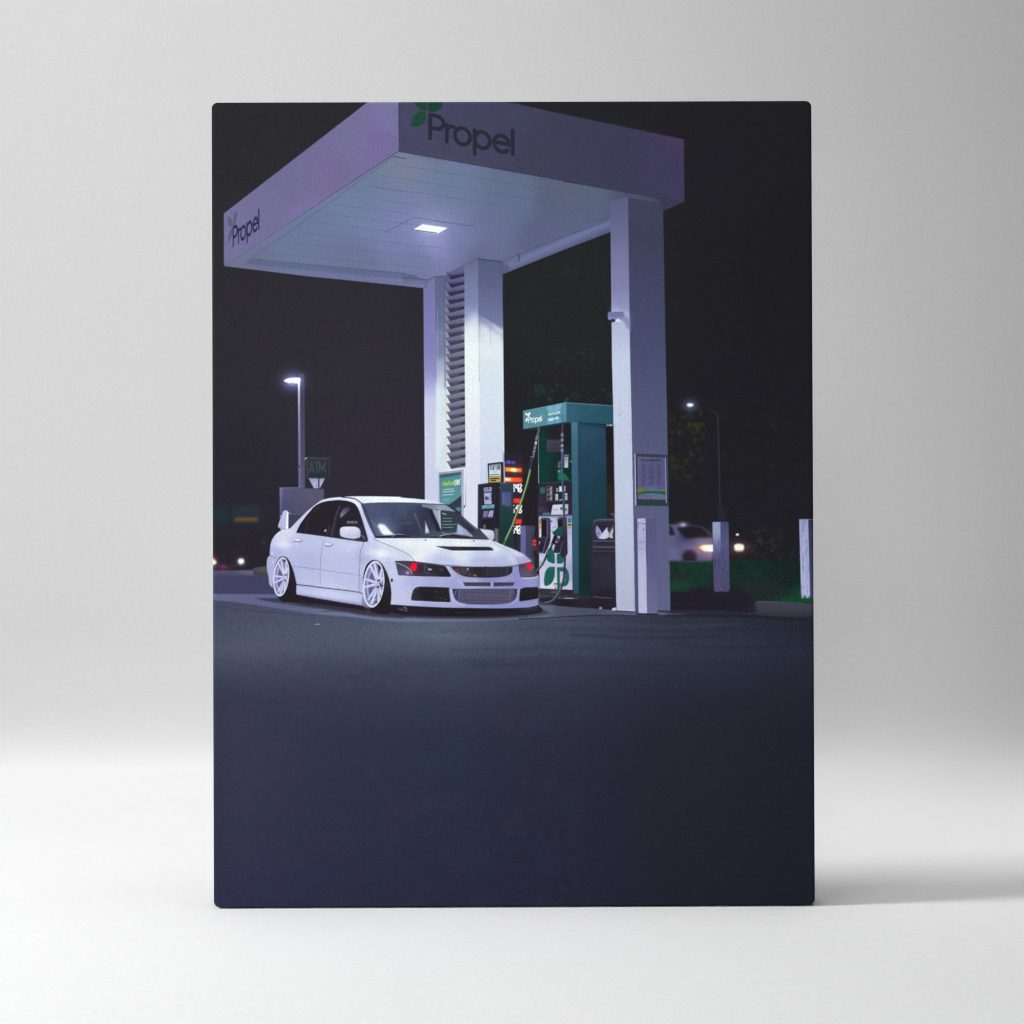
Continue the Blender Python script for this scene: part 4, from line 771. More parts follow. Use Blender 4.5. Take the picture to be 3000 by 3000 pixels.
def paint_car():
    p = 'printed_car'
    # shadow under the car
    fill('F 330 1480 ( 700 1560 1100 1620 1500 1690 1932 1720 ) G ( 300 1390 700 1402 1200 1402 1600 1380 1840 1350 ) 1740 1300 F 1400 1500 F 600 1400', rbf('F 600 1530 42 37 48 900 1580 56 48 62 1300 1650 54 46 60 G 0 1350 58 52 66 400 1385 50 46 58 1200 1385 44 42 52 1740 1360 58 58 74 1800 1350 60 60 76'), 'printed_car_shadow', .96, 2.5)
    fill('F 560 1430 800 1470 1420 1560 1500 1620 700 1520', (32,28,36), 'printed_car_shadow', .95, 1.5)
    # spoiler
    fill('F ( 352 560 385 600 430 575 )', (150,148,190), p + '/spoiler'); fill('F 395 338 ( 410 330 440 332 460 350 ) 458 568 420 572 370 592 350 556 328 548 330 515', rbf('F 400 400 186 183 224 380 520 180 176 218'), p + '/spoiler', 1, .5)
    fill('F 440 340 460 352 458 568 428 570', (238,238,246), p + '/spoiler', 1, .6); stroke('F 352 415 362 395', 1.6, (220,220,240)); stroke('F 460 362 485 366', 1.4, (190,190,210)); stroke('F 352 556 425 572', 1.6, (130,126,170), a=.6)
    # body
    fill('F ( 345 598 400 578 455 568 490 556 ) ( 560 480 640 400 720 325 850 222 900 195 990 172 1130 157 ) ( 1250 150 1500 148 1932 156 ) G ( 250 133 480 153 620 173 745 209 ) ( 850 282 1000 418 1200 574 ) ( 1230 586 1340 634 1480 692 1570 742 1640 808 ) '
         '1656 832 ( 1690 930 1712 968 1716 1060 1712 1150 1706 1262 ) ( 1600 1288 1300 1298 1000 1294 700 1288 400 1273 160 1256 ) G -60 1200 F 1500 1500 F 1405 1552 ( 1150 1512 800 1452 560 1410 ) 500 1300 500 1100 400 1100 F 300 1345 ( 270 1330 218 1285 205 1190 186 1085 182 1000 190 942 ) ( 225 905 220 880 236 750 280 660 345 598 )',
         rbf('F 1100 165 218 218 242 700 330 193 195 231 600 450 193 194 231 1300 170 231 232 248 1600 180 238 240 250 1900 200 237 238 249 400 600 214 214 241 380 765 214 213 243 330 850 170 171 219 240 1000 170 171 220 240 1200 168 168 217 '
             '700 700 187 189 228 520 800 178 179 225 700 1000 174 176 222 1200 950 183 185 227 700 1200 181 182 226 1200 1200 183 184 227 1250 790 194 197 232 1000 1400 193 194 233 1400 1480 183 184 227 1420 920 172 173 221 '
             '1650 900 227 230 246 1550 800 192 194 231 1850 870 210 211 238 1500 690 194 197 232 1400 450 193 195 231 1740 1000 183 185 227 '
             'G 300 620 225 229 244 600 620 229 232 246 900 620 225 230 244 480 720 229 229 242 900 750 223 227 244 1280 620 222 225 244 700 790 191 194 231 1100 800 176 179 223 1400 760 185 188 227 1560 800 165 166 213 1500 700 183 188 225 '
             '250 760 193 195 231 200 900 194 197 232 400 1010 174 176 222 250 1130 189 191 230 220 1220 189 192 230 600 1020 161 162 214 860 1010 155 156 211 800 1060 153 154 209 1200 985 137 137 196 1480 900 137 136 196 1500 1040 137 135 198 1650 1040 146 145 201 820 900 176 177 221 '
             '780 1200 165 165 217 1000 1272 151 150 209 1300 1275 144 142 201 1480 1200 140 139 200 1650 1232 137 139 192 600 1260 165 165 217', s=15, p=1.7), p + '/body', 1, .5)
    # roof edge, pillars
    stroke('F ( 1140 158 1300 178 1370 215 1420 262 1460 360 1520 530 1590 680 )', 3.2, (36,34,50), p + '/trim', 1, .4)
    stroke('F ( 1180 163 1330 190 1390 240 1440 360 1500 530 1570 672 )', 1.6, (120,118,160), a=.7, soft=.4)
    fill('F ( 1400 235 1430 250 1480 360 1540 520 1605 680 ) 1575 686 ( 1500 530 1440 390 1395 260 )', (66,66,98), p + '/trim', .9, .5); stroke('F ( 1425 262 1465 360 1530 530 1598 682 )', 1.8, (34,32,46), a=.9)
    # windscreen
    ws = 'G -40 188 ( 0 190 300 190 500 198 700 206 760 212 ) ( 860 300 1000 428 1192 576 ) ( 1000 566 600 556 200 556 6 556 ) F 1600 684 ( 1540 540 1480 390 1428 240 )'
    fill(ws, rbf('G 0 250 73 81 110 300 240 70 81 108 60 350 68 75 103 350 300 58 66 89 400 450 54 56 79 300 520 51 50 72 560 450 51 56 79 600 300 49 47 70 800 400 56 56 82 900 500 54 54 77 1100 520 61 63 89 200 420 61 66 91 620 520 68 79 98', s=16), p + '/windscreen', 1, .5)
    c_ = ws
    stroke('G -80 205 300 200 500 205', 3, (88,98,120), a=.5, soft=1.5, clip=c_)
    fill('G 580 258 680 272 690 480 655 400', (158,162,196), None, 1, .8, clip=c_); fill('G 660 262 684 266 690 490 676 460', (184,188,218), None, .9, .8, clip=c_)
    fill('G 680 284 860 290 858 492 690 492', rbf('G 760 320 44 58 70 720 450 42 60 66 800 480 46 66 70'), None, 1, .8, clip=c_)
    rows('G', 705, 352, 1, .0, 4, (0,32), 140, 2.0, (150,176,180), .75, 71); stroke('G 702 300 740 312', 3, (190,200,206), a=.8, soft=.5, clip=c_)
    fill('G 700 498 ( 760 508 850 500 ) 860 405 ( 905 440 960 480 1018 545 ) ( 940 532 850 520 700 512 )', rbf('G 880 470 160 166 200 980 520 150 156 194 760 508 120 124 150'), None, 1, .8, clip=c_)
    fill('G 870 420 912 440 916 530 870 520', (176,180,212), None, .6, 1.5, clip=c_)
    fill('G 488 206 ( 600 206 700 210 756 214 ) 850 284 ( 780 276 650 262 600 262 560 246 ) 488 230', rbf('G 560 225 116 126 146 700 230 150 158 182 800 270 136 142 170'), None, 1, .8, clip=c_)
    fill('G 520 372 568 506 522 514', (198,198,226), None, 1, .6, clip=c_); fill('G 400 300 420 302 494 500 484 500', (116,120,142), None, .5, 1, clip=c_)
    fill('G 420 262 572 260 588 300 500 490 490 490', (48,54,72), None, .4, 3, clip=c_)
    fill('G 556 256 594 260 692 490 640 492', (38,36,50), None, 1, .8, clip=c_)
    fill('G 735 285 862 292 ( 960 370 1080 480 1192 576 ) 1100 566 ( 1000 500 900 420 735 300 )', rbf('G 860 330 54 56 76 1000 470 46 46 62 1120 550 58 62 80'), None, .95, 1.5, clip=c_)
    fill('G 1040 470 1160 570 1060 560 1000 520', (66,72,92), None, .4, 3, clip=c_)
    stroke('G ( 480 520 560 500 680 490 830 500 )', 3, (70,82,96), a=.6, soft=1.5, clip=c_)
    text('BRIDE', 'G', 275, 415, (42,0), (0,-22), .2, (74,80,100), None, .8, .6)
    glow('G', 90, 470, 75, (36,40,52), 1, 1.1); fill('G ( 22 430 40 412 80 415 115 440 160 490 198 522 150 530 90 528 60 500 22 430 )', (236,238,246), p + '/reflection', 1, 2.2, clip=c_)
    stroke('F 1520 450 1600 550', 2, (150,150,170), a=.6, soft=.6, clip=c_); stroke('G 318 300 308 345', 1.4, (110,114,134), a=.6)
    fill('G 0 540 ( 200 530 330 530 410 548 700 540 900 548 1060 562 1200 578 ) 1000 570 ( 600 560 200 560 0 560 )', (34,32,44), p + '/trim', 1, .8)
    w = p + '/wiper'
    stroke('G ( 175 548 210 524 250 520 300 528 400 548 )', 2.2, (176,178,198), w, .9, .4); stroke('G ( 180 552 230 530 330 536 400 552 )', 3, (28,27,36), w, .95, .5)
    stroke('G ( 675 540 720 526 790 524 )', 2.4, (196,196,216), w, .9, .4); stroke('G ( 700 542 780 530 900 546 1000 560 )', 3, (28,27,36), w, .95, .5); fill('G 985 545 1000 515 1025 545', (190,192,214), None, .7, .8)
    stroke('G ( 745 209 850 284 1000 416 1200 574 )', 3.2, (34,33,44), p + '/trim', 1, .4); stroke('G ( 0 189 300 189 500 197 745 210 )', 2, (50,54,70), p + '/trim', .9, .4)
    # side windows
    sw = 'F 566 614 ( 610 520 680 420 740 350 800 282 900 230 1050 205 1180 207 1290 236 1345 290 1390 400 1440 560 1480 700 1476 732 1440 734 ) ( 1200 702 900 658 566 616 )'
    fill(sw, rbf('F 700 550 36 32 42 900 350 38 33 38 1100 400 36 32 38 1300 350 38 33 44 1300 600 38 36 48 1430 650 52 50 72', s=30), p + '/side_window', 1, .5)
    stroke('F ( 566 614 610 520 680 420 740 350 800 282 900 230 1050 205 1180 207 1290 236 1345 290 1390 400 1440 560 1480 700 )', 2, (26,24,32), a=.9)
    stroke('F 730 410 700 500 672 605', 1.5, (84,78,90), a=.7, soft=.4); stroke('F ( 790 350 820 310 868 280 )', 1.8, (96,92,110), a=.6, soft=.8)
    stroke('F ( 1120 275 1070 400 1020 650 )', 2.2, (110,104,124), a=.7, soft=.5); stroke('F 990 520 958 640', 2, (86,80,100), a=.6, soft=.5); stroke('F 1012 560 998 650', 2, (92,88,106), a=.5, soft=.5); stroke('F ( 1130 290 1090 400 1050 640 )', 4, (54,50,62), a=.7, soft=1)
    fill('F 915 600 946 566 946 604', (196,194,216), None, 1, .5)
    fill('F ( 1125 432 1140 350 1200 292 1255 310 1200 370 1125 432 )', lin('F 1150 400 1240 300 0 130 126 160 .5 92 88 128 1 66 60 92'), p + '/seat', .95, 1.2)
    text('BRIDE', 'F', 1218, 496, (44,.6), (0,-26), .26, (126,128,148), p + '/lettering', .85, .5)
    fill('F 1385 640 1470 700 1474 732 1300 712 1380 700', (52,50,72), p + '/trim', .9, .8); stroke('F ( 1385 640 1420 660 1440 720 )', 2, (90,90,116), a=.6, soft=.8); stroke('F 566 616 900 660 1200 704 1440 736', 1.6, (34,32,44), a=.8)
    # panel lines and handles
    stroke('F ( 918 704 885 850 870 1100 870 1310 )', 1.4, (126,122,150), a=.85, soft=.3); stroke('F ( 520 1050 700 1070 870 1095 1100 1125 1390 1168 )', 1.4, (120,116,160), a=.8, soft=.4)
    stroke('F ( 1432 742 1400 820 1382 900 1380 1060 1370 1170 1368 1380 )', 1.6, (92,88,118), a=.8, soft=.3)
    stroke('F 566 1286 ( 700 1298 900 1325 1180 1358 1372 1384 ) 1415 1404', 3, (50,46,78), p + '/trim', .95, .4)
    stroke('F ( 222 912 300 938 )', 1.6, (124,120,160), a=.8); fill(ell('F', 250, 884, 7, 14), (245,245,252), None, .9, .6); fill(ell('F', 262, 992, 7, 10), (245,245,252), None, .9, .6)
    fill('F 1360 1170 1420 1180 1415 1400 1368 1380', (166,163,210), None, .5, 2)
    fill('F 588 1412 ( 800 1450 1150 1512 1405 1556 ) 1405 1530 ( 1150 1486 800 1430 ) 580 1395', (128,124,178), None, .55, 2)
    fill('F 1432 1400 1400 1480 1405 1556 1500 1590 1450 1480', (126,124,166), None, .9, 1.5)
    for x0_, y0_ in ((578, 712), (972, 768)):
        fill(ell('F', x0_, y0_ + 4, 54, 26, .08), (150,148,196), None, .5, 1.6); fill(ell('F', x0_, y0_, 50, 18, .08), (212,213,236), p + ('/door_handle' if x0_ < 700 else '/door_handle#2'), 1, .5)
        stroke(f'F ( {x0_-40} {y0_+16} {x0_+10} {y0_+24} {x0_+48} {y0_+14} {x0_+56} {y0_-4} )', 2, (66,62,90), a=.85, soft=.4)
    fill('F ( 530 745 600 745 570 800 540 790 530 745 )', (214,214,240), None, .5, 3); fill('F ( 400 690 440 740 500 770 490 800 380 790 300 770 )', (226,226,244), None, .5, 4)
    fill('F 1300 750 1340 745 1230 850 1190 880', (222,222,240), None, .45, 4); fill('F ( 1440 860 1600 890 1932 930 ) 1932 900 ( 1700 850 1560 830 1440 860 )', (232,234,246), None, .35, 5)
    fill('F ( 1420 930 1600 935 1700 960 1780 960 ) 1700 985 1600 970 1420 990', (176,174,220), None, .45, 4)
    stroke('F ( 1670 1000 1700 980 1760 972 1830 975 )', 2, (232,232,248), a=.6, soft=1); fill(ell('F', 1407, 975, 16, 20), (150,148,186), p + '/badge', .9, .6); fill(ell('F', 1407, 975, 8, 11), (190,188,222), None, .9, .5); fill(ell('F', 1792, 1230, 14, 22), (30,28,38), p + '/side_marker', 1, .6)
    fill('F ( 250 770 300 752 420 758 500 768 500 800 420 800 300 790 250 770 )', (232,232,248), None, .4, 5)
    fill('F ( 1440 872 1560 856 1700 880 1800 905 1932 935 1932 960 1780 930 1600 900 1440 905 )', (240,241,250), None, .45, 5)
    fill('F ( 620 1235 1000 1285 1370 1335 1370 1378 1000 1325 620 1275 )', (206,205,238), None, .4, 6)
    fill('F ( 600 1330 900 1372 1380 1440 1380 1480 900 1412 600 1370 )', (220,219,244), None, .4, 6)
    # bonnet
    fill('G ( 120 585 500 575 1000 592 1180 606 1100 640 640 640 400 660 240 640 120 585 )', (240,241,250), None, .4, 8)
    fill('G ( 430 800 700 825 1000 850 1400 842 1480 830 1440 790 1100 790 800 780 560 760 430 800 )', (186,186,226), None, .35, 8)
    fill('G ( 180 990 400 1000 800 1030 900 1040 780 1075 400 1050 180 1040 )', (176,174,222), None, .3, 7)
    stroke('G ( -10 560 0 577 150 640 300 706 370 750 414 806 )', 1.7, (92,90,94), p + '/panel_gap', .9, .3)
    fill('G -10 556 ( 0 575 150 636 300 702 370 746 412 800 ) 440 800 ( 400 750 330 706 160 630 30 566 )', (240,242,246), None, .5, 1.5)
    fill('G ( 1220 600 1300 660 1400 720 1480 780 1495 835 ) 1440 840 ( 1380 740 1280 660 1200 610 )', (208,210,234), None, .6, 3); stroke('G ( 1225 598 1300 640 1400 690 1470 750 1498 832 )', 1.6, (140,138,180), a=.8, soft=.8)
    fill('G ( 1470 760 1500 840 1640 805 1600 770 1530 730 )', (160,160,206), None, .45, 4); fill('G ( 1340 640 1480 700 1560 750 1450 735 1340 640 )', (226,228,244), None, .6, 3)
    fill('G 628 646 ( 700 644 760 648 ) 1190 652 ( 1225 662 1240 690 ) 900 690 ( 800 690 720 670 628 646 )', rbf('G 700 655 50 48 60 900 670 38 36 50 1150 670 40 38 52'), p + '/bonnet_scoop', 1, .5)
    stroke('G ( 640 655 760 692 900 700 1240 700 1255 670 1225 650 )', 2, (240,240,250), a=.6, soft=1); stroke('G ( 840 668 870 660 890 672 )', 1.2, (110,106,110), a=.7); stroke('G 1200 655 1235 688', 1.8, (110,112,140), a=.8); stroke('G ( 1190 610 1290 650 1320 700 )', 1.6, (176,176,206), a=.6, soft=1)
    fill('G ( 440 720 480 735 540 738 )', (245,236,216), None, .6, 2); fill('G ( 690 700 900 712 1200 712 1280 740 ) 1200 760 700 750', (214,215,236), None, .5, 4)
    fill(ell('G', 525, 581, 9, 6), (58,56,76)); fill(ell('G', 1030, 590, 10, 6), (58,56,76))
    fill('G 414 806 ( 700 838 900 852 1160 862 1400 853 1500 836 ) ( 1500 862 1160 880 900 870 740 852 ) 414 830', (112,110,160), None, .7, 1.2)
    stroke('G 420 808 ( 700 842 1000 864 1160 866 1400 858 1500 840 ) 1640 806', 1.8, (80,78,120), a=.8, soft=.4); fill('G ( 1140 858 1160 872 1180 858 )', (50,48,66))
    # headlights
    hl = 'G 206 803 ( 280 802 360 804 ) ( 480 815 700 846 740 868 ) 790 952 784 962 ( 700 964 500 958 238 946 )'
    fill(hl, rbf('G 300 850 56 54 72 300 920 84 82 112 240 850 66 66 84 450 850 42 38 46 600 900 40 37 46 720 920 36 32 38 560 940 60 58 82 700 870 44 42 48', s=14), p + '/headlight', 1, .5)
    for i in range(9): stroke(f'G {225+i*4} {830+i*14} {330+i*6} {835+i*14}', 1.1, (106,104,136), a=.35, clip=hl)
    stroke('G ( 214 818 270 836 330 866 370 900 384 940 )', 1.8, (206,206,226), a=.8, soft=.4); glow('G', 335, 922, 12, (90,90,110)); stroke('G 216 842 236 936', 1.4, (150,150,176), a=.6)
    glow('G', 402, 860, 52, (34,0,6)); fill(ell('G', 402, 862, 33, 42), (238,20,48), p + '/red_lens', 1, .8); fill('G 380 830 440 820 425 850', (224,30,50), None, .8, .8)
    fill(ell('G', 562, 872, 46, 44), (44,42,54), None, .9, 1); stroke('G ( 520 900 512 870 525 838 560 828 )', 1.6, (140,140,160), a=.6, soft=.4); fill('G ( 540 880 580 880 592 890 570 900 540 880 )', (196,196,214), None, .9, .6); stroke('G 528 872 545 862', 1.6, (170,170,190), a=.7); stroke('G ( 520 900 540 920 565 930 )', 1.4, (100,98,130), a=.7)
    fill(ell('G', 690, 892, 14, 20), (70,72,76), None, .6, 1.2); stroke('G 250 946 500 958 784 962', 2, (40,38,56), a=.9, soft=.4); stroke('G 430 822 700 850', 1.6, (150,148,150), a=.5, soft=.5)
    stroke('G 206 803 300 800 414 806 740 866 790 954', 1.8, (36,34,50), a=.9, soft=.3)
    hr = 'G 1504 842 ( 1560 832 1600 822 1640 812 ) ( 1670 880 1692 950 ) 1684 960 ( 1600 966 1540 966 1524 962 ) ( 1510 920 1504 842 )'
    fill(hr, rbf('G 1550 860 54 52 66 1560 930 92 92 112 1620 940 96 96 118 1660 920 54 50 64 1540 900 80 80 98'), p + '/headlight#2', 1, .5)
    glow('G', 1610, 855, 40, (30,0,4)); fill('G ( 1572 832 1600 818 1625 826 1642 858 1632 888 1618 898 1600 870 1572 832 )', (232,24,52), p + '/red_lens#2', 1, .7); stroke('G 1580 870 1660 955', 1.4, (120,60,80), a=.5); fill(ell('G', 1655, 868, 10, 10), (150,150,166), None, .6, 1)
    stroke(hr + ' G 1504 842', 1.8, (36,34,50), a=.8, soft=.4); stroke('G ( 1540 978 1620 982 1700 962 )', 2.4, (220,220,242), a=.7, soft=1)
    fill('G 1690 970 1716 990 1712 1120 1690 1080', (112,112,150), None, .5, 2.5)
    # grille
    gl = 'U 120 258 ( 400 262 780 262 ) 1300 262 ( 1300 300 1290 350 1262 392 1150 442 900 466 600 464 400 444 270 392 180 322 ) 120 258'
    fill(gl, rbf('U 250 320 62 46 42 160 280 36 34 38 380 340 60 60 80 500 390 52 44 44 600 330 36 32 36 900 340 44 44 52 1100 350 46 46 58 1250 320 40 38 48 800 440 44 40 50 500 430 52 48 50'), p + '/grille', 1, .5)
    fill(ell('U', 385, 335, 66, 66), (66,66,92), None, .8, 1.5, clip=gl); fill(ell('U', 455, 305, 14, 22), (206,206,216), None, .9, .8); fill('U 205 320 240 285 300 290 290 385 240 372', (126,62,40), None, .7, 2, clip=gl); fill('U 480 370 510 380 510 420 470 420', (136,74,40), None, .8, 1.5)
    stroke('U ( 560 425 585 415 615 430 600 445 )', 1.4, (186,196,170), a=.9); fill(ell('U', 245, 382, 5, 5), (230,220,220)); fill(ell('U', 305, 380, 5, 5), (230,220,220)); fill('U 1190 275 1212 275 1205 395 1190 400', (96,92,106), None, .7, 1); stroke('U 820 300 822 462', 1.6, (80,76,90), a=.6)
    for i in range(8): stroke(f'U 830 {290+i*20} 1180 {286+i*20}', 1, (70,68,82), a=.3, clip=gl)
    stroke('U ( 130 258 200 345 300 420 460 468 700 490 950 490 1150 466 1290 410 )', 3, (140,138,184), a=.55, soft=2)
    fill('U 775 258 830 258 815 275 790 275', (46,44,60))
    # slots, intercooler, fog surrounds
    for j_, s_ in enumerate(('U 362 556 886 556 886 628 404 624', 'U 945 556 1335 556 1308 618 945 630')):
        fill(s_, (52,48,64), p + ('/bumper_slot', '/bumper_slot#2')[j_], 1, .5); stroke(s_.replace('U', 'U', 1) , 1.2, (84,80,120), a=.5)
    for i in range(3): stroke(f'U 385 {576+i*17} 880 {578+i*17}', 1.6, (92,84,98), a=.6, soft=.5); stroke(f'U 950 {576+i*17} 1312 {574+i*17}', 1.6, (92,84,98), a=.6, soft=.5)
    stroke('U 350 640 890 644', 2, (200,200,236), a=.5, soft=.8); stroke('U 905 560 905 635', 3, (206,204,240), a=.6, soft=.8); stroke('U ( 250 520 310 545 350 600 )', 5, (196,195,232), a=.5, soft=2)
    ic = 'U 164 678 1392 675 ( 1385 750 1365 830 1340 875 1250 928 1100 955 900 965 600 962 400 950 290 925 220 875 185 800 164 678 )'
    fill(ic, rbf('U 200 720 40 38 52 240 800 56 60 90 1290 750 84 88 108 1350 750 38 36 48'), p + '/intercooler', 1, .5)
    fill('U 300 682 1252 682 1245 935 285 925', (52,48,68), p + '/intercooler', 1, .5, clip=ic)
    for i in range(12):
        y_ = 694 + i*21.5
        stroke(f'U 302 {y_} 1248 {y_+1}', 1.9, (104,102,132), a=.9, soft=.35, clip=ic)
    fill('U 1255 682 1335 690 1330 800 1280 925 1245 930', rbf('U 1290 750 84 88 108 1280 880 70 72 92'), None, .9, 1, clip=ic); fill('U 235 685 290 685 280 915 200 830', (58,62,92), None, .9, .8, clip=ic)
    stroke('U 296 682 282 915', 1.8, (140,138,180), a=.8, soft=.4); stroke('U 236 690 192 830', 2, (160,160,180), a=.7, soft=.4); stroke('U 1252 682 1246 930', 1.8, (130,130,160), a=.7, soft=.4)
    stroke('U ( 164 690 190 810 230 880 300 930 420 958 700 968 960 968 1180 950 1300 910 1360 850 1390 740 )', 1.8, (60,58,110), a=.7, soft=.6); stroke('U ( 140 690 160 800 200 890 280 950 400 980 )', 5, (206,205,238), a=.5, soft=2); stroke('U ( 1412 690 1400 800 1360 890 1300 940 )', 5, (186,184,228), a=.5, soft=2)
    fg = 'Q ( 265 1240 262 1200 285 1100 305 1020 350 930 420 872 520 846 700 845 ) 1465 872 1470 925 1452 940 ( 1475 1100 1500 1290 ) 1490 1336 ( 1100 1325 700 1300 300 1282 265 1240 )'
    fill(fg, rbf('Q 320 1100 52 50 66 400 1000 30 28 34 800 1000 34 30 36 1300 1000 40 34 40 800 1200 28 26 30 1200 1250 36 32 38 350 1250 50 48 64'), p + '/fog_duct', 1, .5)
    for a_, b_ in ((470,882),(795,866),(1125,876),(1440,888),(325,1038),(292,1248),(588,1272),(885,1298),(1178,1300),(1010,1150),(1355,1245),(1200,1212)): fill(ell('Q', a_, b_, 13, 12), (150,148,156), None, .8, .5)
    stroke('Q ( 380 1040 400 980 450 920 500 890 )', 1.2, (110,108,130), a=.6); stroke('Q ( 1020 1010 1060 1000 )', 1.6, (130,128,134), a=.7); stroke('Q ( 1010 1150 1060 1195 1200 1215 1355 1245 )', 1, (110,96,100), a=.5)
    stroke('Q ( 240 1240 262 1290 300 1310 700 1330 1100 1350 1500 1360 )', 2.4, (218,218,244), a=.5, soft=1.2)
    fr = 'U 1445 672 1500 668 1512 652 1765 640 1795 680 1790 790 1785 858 ( 1600 892 1450 912 1425 895 ) 1430 800'
    fill(fr, rbf('U 1500 750 32 28 32 1700 700 34 30 40 1600 850 30 28 34'), p + '/fog_duct#2', 1, .5); fill(ell('U', 1636, 825, 5, 5), (150,150,150)); stroke('U ( 1450 914 1600 896 1785 862 )', 1.6, (108,106,150), a=.7, soft=.6)
    fill('G 1700 1240 1716 1110 1722 1260', (90,90,116), None, .5, 1.5)
    # splitter
    fill('G 160 1256 ( 400 1273 700 1288 1000 1294 1300 1297 1600 1287 1706 1262 ) ( 1735 1290 1748 1310 1740 1330 1690 1342 ) ( 1600 1365 1200 1378 700 1378 300 1366 ) F 1750 1640 F 1780 1560', rbf('G 300 1300 34 30 40 800 1330 30 27 32 1400 1330 32 30 38 1650 1290 38 40 48 1720 1320 26 25 33'), p + '/splitter', 1, .8)
    stroke('G ( 1600 1352 1690 1338 1738 1322 1742 1306 )', 3, (22,21,28), a=.9, soft=.8)
    stroke('G ( 240 1304 280 1312 330 1322 )', 1.6, (150,146,176), a=.8, soft=.4); stroke('G ( 300 1285 318 1292 325 1306 )', 2, (196,192,220), a=.8, soft=.4); fill('G 232 1296 300 1284 320 1300 250 1312', (74,70,92), None, .6, 1.2)
    stroke('G 830 1338 1000 1338', 1.3, (96,92,110), a=.5); stroke('G ( 1500 1308 1620 1300 1720 1282 )', 2.5, (66,66,80), a=.7, soft=.8); stroke('G ( 1650 1322 1735 1316 )', 2, (74,72,92), a=.6, soft=.8)
    # mirrors
    fill('F 1300 690 1400 665 1440 690 1420 720', (44,42,60), p + '/mirror', 1, .8); stroke('F ( 1385 650 1410 662 1440 690 )', 2.4, (150,148,180), a=.7, soft=.6)
    fill('F ( 1122 610 1126 568 1150 546 1200 540 1300 540 1350 552 1383 585 1388 640 1376 678 1330 690 1300 698 1200 684 1135 662 1122 610 )', rbf('F 1200 555 238 237 248 1300 560 234 233 247 1250 620 196 193 231 1250 670 186 183 225 1140 600 190 187 228 1370 640 176 173 214'), p + '/mirror', 1, .5)
    stroke('F ( 1126 650 1200 688 1300 700 1380 682 1392 600 )', 1.6, (96,92,130), a=.6, soft=.5)
    fill('G 1100 475 ( 1130 470 1190 474 1230 485 1246 510 1244 560 1222 590 ) 1190 570', rbf('G 1140 482 222 220 242 1200 485 222 220 242 1200 540 178 176 214 1235 550 186 184 222'), p + '/mirror#2', 1, .5); stroke('G ( 1240 500 1246 550 1224 590 )', 1.8, (80,80,110), a=.7, soft=.4)
    # ---- wheels
    def wheel(tg, c, r, sh, hub, nuts, spokes, gaps, blacks):
        q = p + ('/wheel' if tg == 'S' else '/wheel#2')
        cx, cy = c; rx, ry = r
        rim = ell(tg, cx, cy, rx, ry, n=64, shear=sh)
        fill(rim, (206,206,240), q, 1, .4)
        fill(ell(tg, cx + rx*.02, cy, rx*.9, ry*.93, n=64, shear=sh), (128,126,176), q, 1, .6)
        fill(ell(tg, cx + rx*.10, cy, rx*.76, ry*.76, n=64, shear=sh), (178,176,222), None, .85, .6); fill(ell(tg, cx + rx*.20, cy, rx*.68, ry*.64, n=64, shear=sh), (96,94,140), None, 1, .6)
        for s_ in gaps: fill(f'{tg} ' + s_, (92,90,134), None, 1, .6)
        for s_ in blacks: fill(f'{tg} ' + s_, (52,48,74), None, 1, .6)
        for (x_, y_) in spokes:
            a_ = np.array([hub[0], hub[1]], float); b_ = np.array([x_, y_], float); d = b_ - a_; n_ = np.array([-d[1], d[0]])/np.hypot(*d)
            w0, w1 = rx*.17, rx*.115
            P = [a_ + n_*w0, b_ + n_*w1, b_ - n_*w1, a_ - n_*w0]
            s_ = f'{tg} ' + ' '.join(f'{v[0]:.1f} {v[1]:.1f}' for v in P)
            fill(s_, (200,200,238), q, 1, .5)
            stroke(f'{tg} {P[0][0]} {P[0][1]} {P[1][0]} {P[1][1]}', 1.4, (92,90,140), a=.7, soft=.5)
        fill(ell(tg, hub[0] + rx*.02, hub[1], rx*.27, ry*.2, n=40), (186,184,228), q, 1, .9)
        t = np.linspace(0, 2*np.pi, 65)
        stroke(np.concatenate([rim, rim[:1]]), 2.2, (224,224,248), q, 1, .4)
        for i, (x_, y_) in enumerate(nuts):
            fill(ell(tg, x_ - rx*.1, y_, rx*.12, ry*.05), (100,104,136), None, .8, .6); fill(ell(tg, x_, y_, rx*.1, ry*.045), (38,46,58), q + '_nut' if False else None, 1, .5)
    # rear tyre and wheel
    ty = p + '/tyre'
    fill('S 385 1400 ( 340 1300 290 1150 290 1020 330 700 352 560 400 430 470 325 560 290 650 310 740 400 800 520 850 650 900 820 940 1000 960 1095 ) 950 1110 945 1310 ( 960 1360 1000 1400 1130 1430 ) ( 1150 1480 1080 1560 900 1590 700 1585 560 1565 460 1495 385 1400 )',
         rbf('S 800 700 38 34 44 800 1200 34 30 36 600 1500 32 28 34 560 300 34 30 44 1000 1500 34 29 34'), ty, 1, .5)
    fill('S ( 340 600 300 800 288 1000 ) 320 1000 ( 330 800 370 600 )', (196,194,232), None, .9, .6)
    wheel('S', (520, 868), (212, 545), -.085, (640, 890), ((652, 812), (642, 968)), ((322, 835), (318, 1040), (440, 470), (515, 370), (664, 440), (712, 600), (430, 1290), (480, 1370), (606, 1290), (690, 1000)),
          ('470 640 555 780 430 795', '425 855 ( 500 860 550 890 555 900 ) ( 520 940 470 955 425 965 )', '405 1035 545 1000 440 1150 420 1100', '500 520 560 640 530 560', '560 380 655 380 650 450 615 520'),
          ('515 515 575 635 540 590', '560 395 600 395 600 425 570 425', '612 390 645 388 640 430 612 425', '580 1240 640 1180 620 1270 560 1310'))
